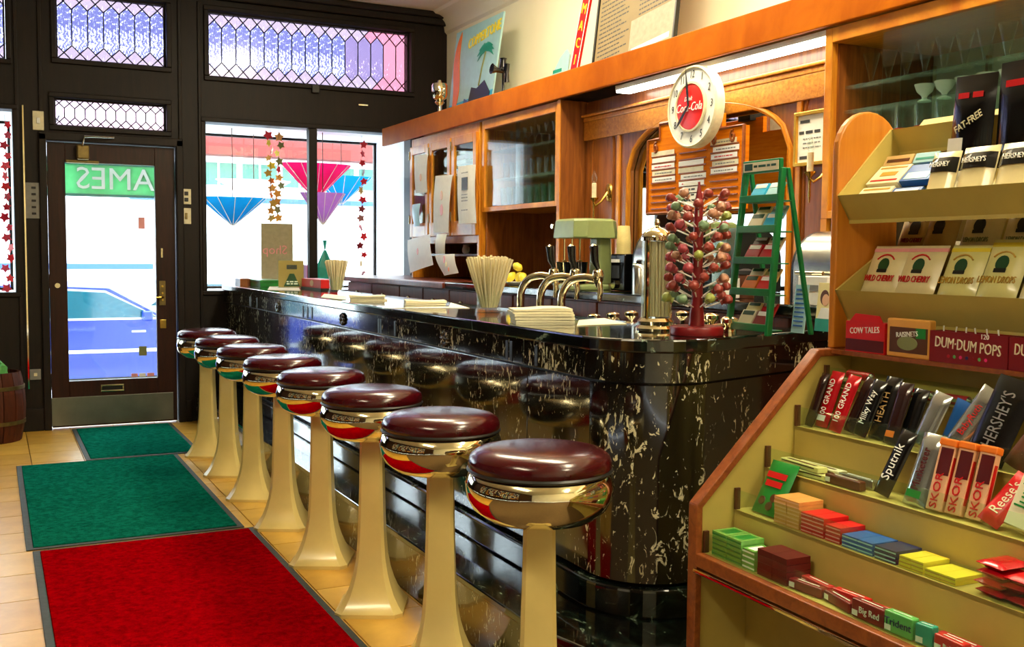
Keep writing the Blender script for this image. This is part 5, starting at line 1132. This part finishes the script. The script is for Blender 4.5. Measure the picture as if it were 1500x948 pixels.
for k, (a, b, lb, wv) in enumerate(((1349, 1462, 'long dark red open box of lollipops beside the gold box', .42), (1472, 1590, 'second dark red lollipop box past the first', .42))):
    u0, u1 = rk_at(a, 520, wv)[0], rk_at(b, 520, wv)[0]; W_ = u1-u0
    t = item('lollipop_box', lb, 'candy box', (u0+u1)/2, wv+.006, 1.0075)
    m = MB(); m.box(-W_/2, W_/2, 0, .003, 0, .074); m.box(-W_/2, W_/2, .046, .049, 0, .074); m.box(-W_/2, -W_/2+.003, .003, .046, 0, .074); m.box(W_/2-.003, W_/2, .003, .046, 0, .074); m.box(-W_/2+.003, W_/2-.003, .003, .046, 0, .003); m.build('carton', 'c_dark_red', t)
    letters('DUM·DUM POPS', .036, 'c_cream', t, (0, -.001, .043), (PI/2, .05, 0), ext=.001, sx=.52*W_/.16 if W_ < .3 else 1); letters('120', .016, 'white', t, (W_*.22, -.001, .068), ext=.0008)
    for q in range(7): MB().lathe([(.0042, 0), (.004, .001)], 12, T=Matrix.Translation((-W_*.24+q*W_*.08, 0, .016)) @ RX).build('printed_dot', ['c_crimson', 'c_mint', 'c_pink', 'c_navy', 'c_dark_red', 'c_mint', 'c_pink'][q], t)
    rr = random.Random(k)
    for q in range(6):
        lp = item('lollipop', 'lollipop with white stick in the %s dark red box' % ('first' if k == 0 else 'second'), 'lollipop', (u0+u1)/2+(q-2.5)*W_*.145, wv+.006+.023, 1.0075+.052, rr.uniform(0, 8), rr.uniform(-12, 12), 0, 'lollipops in the dark red boxes')
        obj('sweet', rr.choice(pops), lp, 0, (0, 0, -.082)); MB().cyl((0, 0, -.01), (0, 0, .034), .0018, 6).build('stick', 'white', lp, True)
# --- lower trays
def pack_mesh(W_, D_, H_, mat): 
    key = ('b', W_, D_, H_, mat)
    if key not in _ms: _ms[key] = bx(-W_/2, W_/2, 0, D_, 0, H_).mesh('pack', mat)
    return _ms[key]
def gum_stack(label, pxl, pxr, py, k, cols, rows, depth, h, mat, group, dw=.008, stripe=None, name='gum_pack', jitter=.002, drop=()):
    u0, u1 = rk_at(pxl, py, TW[k]+dw)[0], rk_at(pxr, py, TW[k]+dw)[0]; W_ = (u1-u0)/cols; rr = random.Random(int(pxl))
    lm = bx(-W_*.48, W_*.48, -.0006, 0, h*.3, h*.62).mesh('stripe', stripe) if stripe else None
    tm_ = bx(-W_*.3, W_*.3, depth*.15, depth*.85, h-.0016, h-.0006).mesh('top_print', stripe) if stripe else None
    for c in range(cols):
        for r in range(rows-(drop[c] if c < len(drop) else 0)):
            t_ = item(name, label, 'gum pack', u0+(c+.5)*W_+rr.uniform(-jitter, jitter)*.3, TW[k]+dw+rr.uniform(0, jitter), TZ_[k]+.0006+r*h, 0, 0, 0, group)
            obj('pack', pack_mesh(round(W_*.97, 4), depth, h*.95, mat), t_)
            if lm: obj('stripe', lm, t_); obj('top_print', tm_, t_)
mk('gum_green', (112, 178, 84), .25, coat=.4, var=.12, scale=60); mk('gum_orange', (222, 160, 84), .35, var=.1)
gum_stack('pale green gum pack in the stack by the rack end', 1042, 1085, 815, 0, 2, 5, .07, .0125, 'gum_green', 'pale green gum packs', stripe='c_green', drop=(0, 0))
gum_stack('pale green gum pack in the lower heap beside the dark red packs', 1086, 1104, 835, 0, 1, 4, .06, .0125, 'gum_green', 'pale green gum packs', stripe='white')
gum_stack('dark red gum pack in the block beside the green packs', 1108, 1152, 850, 0, 2, 4, .07, .016, 'c_deep_red', 'dark red gum packs', drop=(0, 0))
def wrap_bar(label, px, py, k, L_, W_, D_, mat, title, tcol='white', tilt=-62, roll=0, yaw=0, dw=.02, dz=0, vertical=True, tsize=.02, big=1.28, name='candy_bar', cat='candy bar', band=None, sx=.8, group=None):
    u = rk_at(px, py, TW[k]+dw)[0]; L_ *= big; W_ *= big; tsize *= big
    t_ = item(name, label, cat, u, TW[k]+dw, TZ_[k]+.003+dz, tilt, roll, yaw, group)
    obj('wrapper', pillow_mesh(W_, L_, D_, mat, 4, 14), t_)
    if title:
        rot = (PI/2, -PI/2, 0) if vertical else (PI/2, 0, 0); letters(title, tsize, tcol, t_, (0, -D_/2-.001, L_*.5), rot, ext=.0008, sx=sx)
    if band: bx(-W_*.3, W_*.3, -D_/2-.0008, -D_/2+.002, L_*.10, L_*.2).build('white_patch', band, t_)
    return t_
def gum(label, px, py, L_, mat, yaw=0, dw=.03, dz=0, title=None, tsize=.012, k=0, H_=.02):
    u, _ = rk_at(px, py, TW[k]+dw); t_ = item('gum_pack', label, 'gum pack', u, TW[k]+dw, TZ_[k]+.001+dz, 0, 0, yaw); t_.scale = (1.3, 1, 1.15)
    bx(-L_/2, L_/2, -.011, .011, 0, H_).build('pack', mat, t_, bevel=.003); bx(-L_/2+.002, -L_/2+.014, -.0118, -.011, .004, .014).build('barcode', 'white', t_); bx(-L_*.3, L_*.35, -.0015, .0015, H_, H_+.0005).build('top_print', 'white', t_)
    if title: letters(title, tsize, 'white', t_, (0.004, -.0118, H_*.5), ext=.0006, sx=.85)
    return t_
gum('dark red gum pack lying nearest the dark red block', 1172, 862, .075, 'c_dark_red', 6, .02); gum('red gum pack lying behind the nearest one', 1190, 838, .075, 'c_crimson', -4, .058)
gum('dark red gum pack lying askew beside the titled pack', 1212, 878, .075, 'c_dark_red', -10, .022); gum('red gum pack with glossy side behind the titled pack', 1232, 852, .075, 'c_red', 4, .06)
t = gum('red gum pack with white title beside the teal packs', 1258, 892, .07, 'c_dark_red', 0, .018, 0, 'Big Red', .017, H_=.034)
gum('red gum pack leaning behind the teal packs', 1285, 872, .08, 'c_red', 5, .06, 0)
t = gum('teal gum pack with dark title in front', 1304, 908, .055, 'c_mint', 2, .018, 0, None, H_=.038); letters('Trident', .019, 'c_navy', t, (0, -.0118, .02), ext=.0006, sx=.9)
t = gum('teal and white gum pack half behind the titled one', 1346, 920, .03, 'c_teal', 8, .022, 0, None, H_=.036)
gum('red gum pack lying past the teal packs', 1392, 935, .055, 'c_red', -3, .022, 0, 'Big Red', .010, H_=.03); gum('red gum pack lying behind past the teal packs', 1408, 912, .08, 'c_crimson', 0, .058); gum('last red gum pack on the bottom tray', 1448, 948, .075, 'c_dark_red', 4, .024)
# second tray
t = wrap_bar('green hanging bag of chocolate turtles by the rack end', 1120, 748, 1, .112, .08, .02, 'c_green', None, tilt=-28, dw=.025, name='candy_bag', cat='candy bag')
for z, s in ((.095, .036), (.072, .03)): bx(-s, s, -.0125, -.011, z, z+.016).build('red_lettering_bar', 'c_red', t)
bx(-.012, .012, -.0035, .0035, .128, .134).build('hang_slot', 'white', t)
for x, z in ((-.018, .032), (.014, .022), (.02, .045)): MB().lathe([(.012, 0), (.011, .002)], 12, T=Matrix.Translation((x, -.011, z)) @ RX).build('printed_chocolate', 'c_brown', t)
gum_stack('orange gum pack stacked beside the green bag', 1133, 1170, 768, 1, 2, 7, .075, .0095, 'gum_orange', 'orange gum packs', stripe='c_peach')
gum_stack('red gum pack in the tall stack beside orange packs', 1172, 1206, 782, 1, 2, 5, .075, .0095, 'c_red', 'red boxed gum packs', stripe='c_rose')
gum_stack('red gum pack in the low stack beside blue packs', 1208, 1230, 790, 1, 1, 4, .075, .0095, 'c_red', 'red boxed gum packs', stripe='c_rose')
gum_stack('blue gum pack stacked beside the red packs', 1232, 1278, 805, 1, 2, 3, .075, .0095, 'c_blue', 'blue gum packs', stripe='c_sky')
gum_stack('navy gum pack stacked beside the yellow packs', 1280, 1312, 818, 1, 1, 3, .075, .0095, 'c_navy', 'blue gum packs', stripe='c_sky')
gum_stack('yellow gum pack stacked past the navy packs', 1316, 1352, 828, 1, 2, 3, .075, .0085, 'c_yellow', 'yellow gum packs', stripe='c_gold')
gum_stack('yellow gum pack in the flat row of the second tray', 1354, 1400, 842, 1, 2, 2, .075, .0085, 'c_yellow', 'yellow gum packs', stripe='c_gold')
rr = random.Random(4)
for q in range(7):
    wrap_bar('shiny red candy pouch heaped at the end of the second tray', 1450+34*(q % 2)+rr.uniform(-4, 4), 850, 1, .058, .052, .014, ['foil_red', 'foil_red', 'c_red'][q % 3], '', tilt=-88, roll=0, yaw=rr.uniform(-7, 7), dw=.012, dz=.006+.0165*(q//2), name='candy_pouch', cat='candy pouch', group='red candy pouches')
# third tray: long yellow boxes, standing bars
def long_box(label, px, py, k, L_, mat, yaw=0, dw=.03, dz=0, H_=.014, D_=.03, stripe='c_brown'):
    u = rk_at(px, py, TW[k]+dw)[0]; t_ = item('candy_stick_box', label, 'candy box', u, TW[k]+dw, TZ_[k]+.001+dz, 0, 0, yaw)
    bx(-L_/2, L_/2, 0, D_, 0, H_).build('carton', mat, t_, bevel=.002); bx(-L_*.45, L_*.4, -.0006, 0, H_*.6, H_*.8).build('stripe', stripe, t_); bx(-L_*.4, L_*.35, D_*.3, D_*.6, H_, H_+.0005).build('top_print', stripe, t_)
long_box('long pale yellow candy box lying lowest on the third tray', 1178, 685, 2, .15, 'c_pale_yellow', 2, .012); long_box('long pale yellow candy box stacked on another in the third tray', 1170, 675, 2, .15, 'c_pale_yellow', -3, .016, .0155); long_box('long cream candy box at the back of the third tray', 1195, 665, 2, .16, 'c_cream', 1, .052, .0, .022)
gum('dark red candy bar lying beside the long yellow boxes', 1238, 710, .09, 'c_deep_red', 0, .022, k=2); gum('silver candy bar lying behind the dark red bar', 1246, 698, .09, 'foil_silver', 0, .06, k=2)
ST = dict(tilt=-22, dw=.022)
wrap_bar('black bar with white slanted title beside the silver green bar', 1290, 728, 2, .125, .036, .02, 'foil_black', 'Sputnik', tilt=-22, roll=10, dw=.02, tsize=.026, sx=.9)
wrap_bar('silver and green bar with dark title on the third tray', 1338, 738, 2, .13, .05, .024, 'foil_silver', 'Musketeer', 'c_deep_red', tilt=-20, roll=2, dw=.02, tsize=.022, band='c_green')
for q in range(3):
    u = rk_at(1364+q*25, 745, TW[2]+.02)[0]; t = item('candy_bar', 'tan and red candy bar with orange top, ' + ['beside the silver green bar', 'middle one of three', 'beside the red wrapped bar'][q], 'candy bar', u, TW[2]+.012+.006*q, TZ_[2]+.004, -16, 0, 0, 'three tan and red bars'); t.scale = (1.05, 1.1, 1.2)
    bx(-.019, .019, 0, .016, 0, .125).build('carton', 'c_peach', t, bevel=.002); bx(-.021, .021, -.002, .018, .118, .132).build('orange_top', 'c_orange', t, bevel=.003); bx(-.012, .019, -.001, 0, .065, .115).build('brown_panel', 'c_deep_red', t); letters('SKOR', .026, 'c_red', t, (0, -.0015, .036), (PI/2, -PI/2, 0), ext=.0008)
    bx(.019, .0196, .004, .012, .02, .10).build('side_print', 'c_red', t)
wrap_bar('bright red bar with slanted white title beside the white box', 1446, 758, 2, .10, .04, .022, 'c_red', "Reese's", 'c_cream', tilt=-38, roll=18, dw=.016, tsize=.026)
u = rk_at(1500, 765, TW[2]+.02)[0]; t = item('candy_box', 'white candy box with green title at the end of the third tray', 'candy box', u, TW[2]+.014, TZ_[2]+.002, -20, 8); t.scale = (1.25,)*3
bx(-.034, .034, 0, .02, 0, .125).build('carton', 'c_cream', t, bevel=.001); letters('Junior\nMints', .032, 'c_green', t, (0, -.001, .065), (PI/2, -PI/2, 0), ext=.0008, sx=.9); MB().lathe([(.012, 0), (.011, .001)], 14, T=Matrix.Translation((.02, -.001, .03)) @ RX, sy=1.4).build('printed_mint', 'c_brown', t)
# fourth tray: standing bars in front, small ones behind
B4 = [(1184, 'foil_dark', '', 'dark red bar at the rack end of the fourth tray', .115, .022, 3), (1200, 'foil_red', '100 GRAND', 'red bar with white upright title beside the rack end', .12, .036, 2), (1222, 'foil_red', '100 GRAND', 'red bar with white upright title, next to its twin', .12, .034, 6),
      (1243, 'foil_dark', '', 'slim dark brown bar beside the red titled bars', .115, .03, 10), (1258, 'foil_black', 'Milky Way', 'black bar with white script beside the tan titled bar', .115, .034, 8), (1280, 'foil_black', 'HEATH', 'black bar with tan capitals in the fourth tray', .125, .040, 2),
      (1303, 'foil_dark', '', 'brown bar with orange patch beside the tan titled bar', .12, .034, 0), (1322, 'foil_black', '', 'plain black bar beside the orange patched bar', .11, .036, 3), (1345, 'foil_silver', '', 'plain silver bar beside the plain black bar', .11, .04, 12), (1392, 'foil_silver', 'BabyRuth', 'silver bar with red slanted title beside the large dark bar', .13, .042, 24)]
cols4 = {'HEATH': 'c_tan', 'crunch': 'c_red', 'PEANUT': 'c_orange', 'Mounds': 'c_mint', 'Good': 'c_red', 'BabyRuth': 'c_red'}
for q, (px_, mt, ti, lb, L_, W_, rl) in enumerate(B4):
    o = wrap_bar(lb, px_, 632+(px_-1184)*.14, 3, L_, W_, .018, mt, ti, cols4.get(ti, 'white'), tilt=-20, roll=rl, dw=.018+.016*(q % 2), tsize=.024 if len(ti) < 8 else .020, band='white' if q == 1 else ('c_orange' if q == 6 else None))
t = wrap_bar('large black chocolate bar with silver capitals', 1440, 668, 3, .15, .075, .016, 'foil_black', "HERSHEY'S", 'silver', tilt=-20, roll=10, dw=.016, tsize=.034, sx=.62)
wrap_bar('brown bar leaning past the large black chocolate bar', 1484, 672, 3, .13, .04, .02, 'c_brown', '', 'c_gold', tilt=-24, roll=22, dw=.016, tsize=.024)
wrap_bar('blue pack with yellow patch between the silver bars', 1392, 620, 3, .09, .04, .014, 'c_blue', '', tilt=-12, roll=14, dw=.070, dz=.01, band='c_yellow')
# fifth tray: rolls lying down
for q, (px_, mt, lb) in enumerate(((1228, 'c_cream', 'cream roll of sweets lying by the rack end of the back tray'), (1262, 'c_red', 'red roll of sweets lying in the back tray'), (1300, 'white', 'white roll of sweets lying in the back tray'), (1345, 'foil_red', 'red foil roll lying in the back tray'), (1395, 'c_crimson', 'crimson roll lying in the back tray beside the silver one'), (1440, 'foil_silver', 'silver roll lying at the end of the back tray'))):
    u = rk_at(px_, 555, TW[4]+.03)[0]; t = item('sweet_roll', lb, 'candy roll', u, TW[4]+.03, TZ_[4]+.013, 0, 0, (-1)**q*4)
    MB().cyl((-.042, 0, 0), (.042, 0, 0), .012, 12).build('roll', mt, t, 40)
    for s in (-1, 1): MB().cyl((s*.042, 0, 0), (s*.05, 0, 0), .011, 10, .004).build('twisted_end', 'foil_silver', t, True)
    bx(-.02, .02, -.0128, -.0115, -.004, .004).build('print', 'c_olive', t)
# ------------------------------------------------------------------ settle the candy: no piece may pass through the rack or another piece
from mathutils.bvhtree import BVHTree
bpy.context.view_layer.update()
def raw(o):
    v, f = [], []
    for c in [o]+list(o.children_recursive):
        if c.type == 'MESH':
            k = len(v); M_ = c.matrix_world; v += [M_ @ p_.co for p_ in c.data.vertices]; f += [tuple(i+k for i in q.vertices) for q in c.data.polygons]
    return v, f
def bounds(v): return [(min(p_[a] for p_ in v), max(p_[a] for p_ in v)) for a in range(3)]
def clash(v, f, bb, obs):
    t_ = None
    for ob, tr in obs:
        if any(bb[a][0] > ob[a][1] or bb[a][1] < ob[a][0] for a in range(3)): continue
        if t_ is None: t_ = BVHTree.FromPolygons(v, f)
        if t_.overlap(tr): return True
    return False
OBS = []
for o in (rack, up, bpy.data.objects['glassware_cabinet.001']):
    v, f = raw(o); OBS.append((bounds(v), BVHTree.FromPolygons(v, f)))
steps = sorted(((a*.005, b*.005, c*.004) for a in range(-7, 8) for b in range(-6, 5) for c in range(0, 16)), key=lambda q: abs(q[0])*1.0+abs(q[1])*1.2+q[2]*1.6)
LEFT = []
for o in ITEMS:
    v0, f = raw(o); ok = None
    for du, dw_, dz_ in steps:
        off = Vector((*(EU*du+EW*dw_), dz_)); v = [p_+off for p_ in v0]
        if not clash(v, f, bounds(v), OBS): ok = off; break
    if ok is None: LEFT.append(o.name); v = v0
    else: o.location = o.location+ok
    OBS.append((bounds(v), BVHTree.FromPolygons(v, f)))
# ------------------------------------------------------------------ drug-store shelving on the left wall (seen only in reflections)
t = thing('pharmacy_shelving', 'tall cream wall shelving along the left wall', 'shelving', (-2.58, 2.6, 0), PI/2)
for x in (-2.6, -1.3, 0, 1.3, 2.6): bx(x-.02, x+.02, -.34, 0, 0, 2.5).build('upright', 'dark_panelling', t)
for z in (.1, .55, .95, 1.35, 1.75, 2.15, 2.48): bx(-2.6, 2.6, -.34, 0, z-.02, z).build('shelf', 'dark_panelling', t)
rr = random.Random(11); jm = [MB().lathe([(.06, 0), (.065, .02), (.065, .19), (.04, .22), (.042, .25)], 14).mesh('jar_body', c_, 40) for c_ in ('white', 'c_cream', 'c_navy', 'c_dark_red', 'c_amber', 'c_sky')]
for z in (.55, .95, 1.35, 1.75, 2.15):
    for k in range(24):
        y = 2.6-2.6+(k//6)*1.3+.15+(k % 6)*.2
        o = thing('pharmacy_jar', 'glazed pharmacy jar standing on the left wall shelving', 'jar', (-2.41+rr.uniform(-.03, .03), y, z+.001), 0, 'jars on the left wall shelving'); obj('jar_body', rr.choice(jm), o)
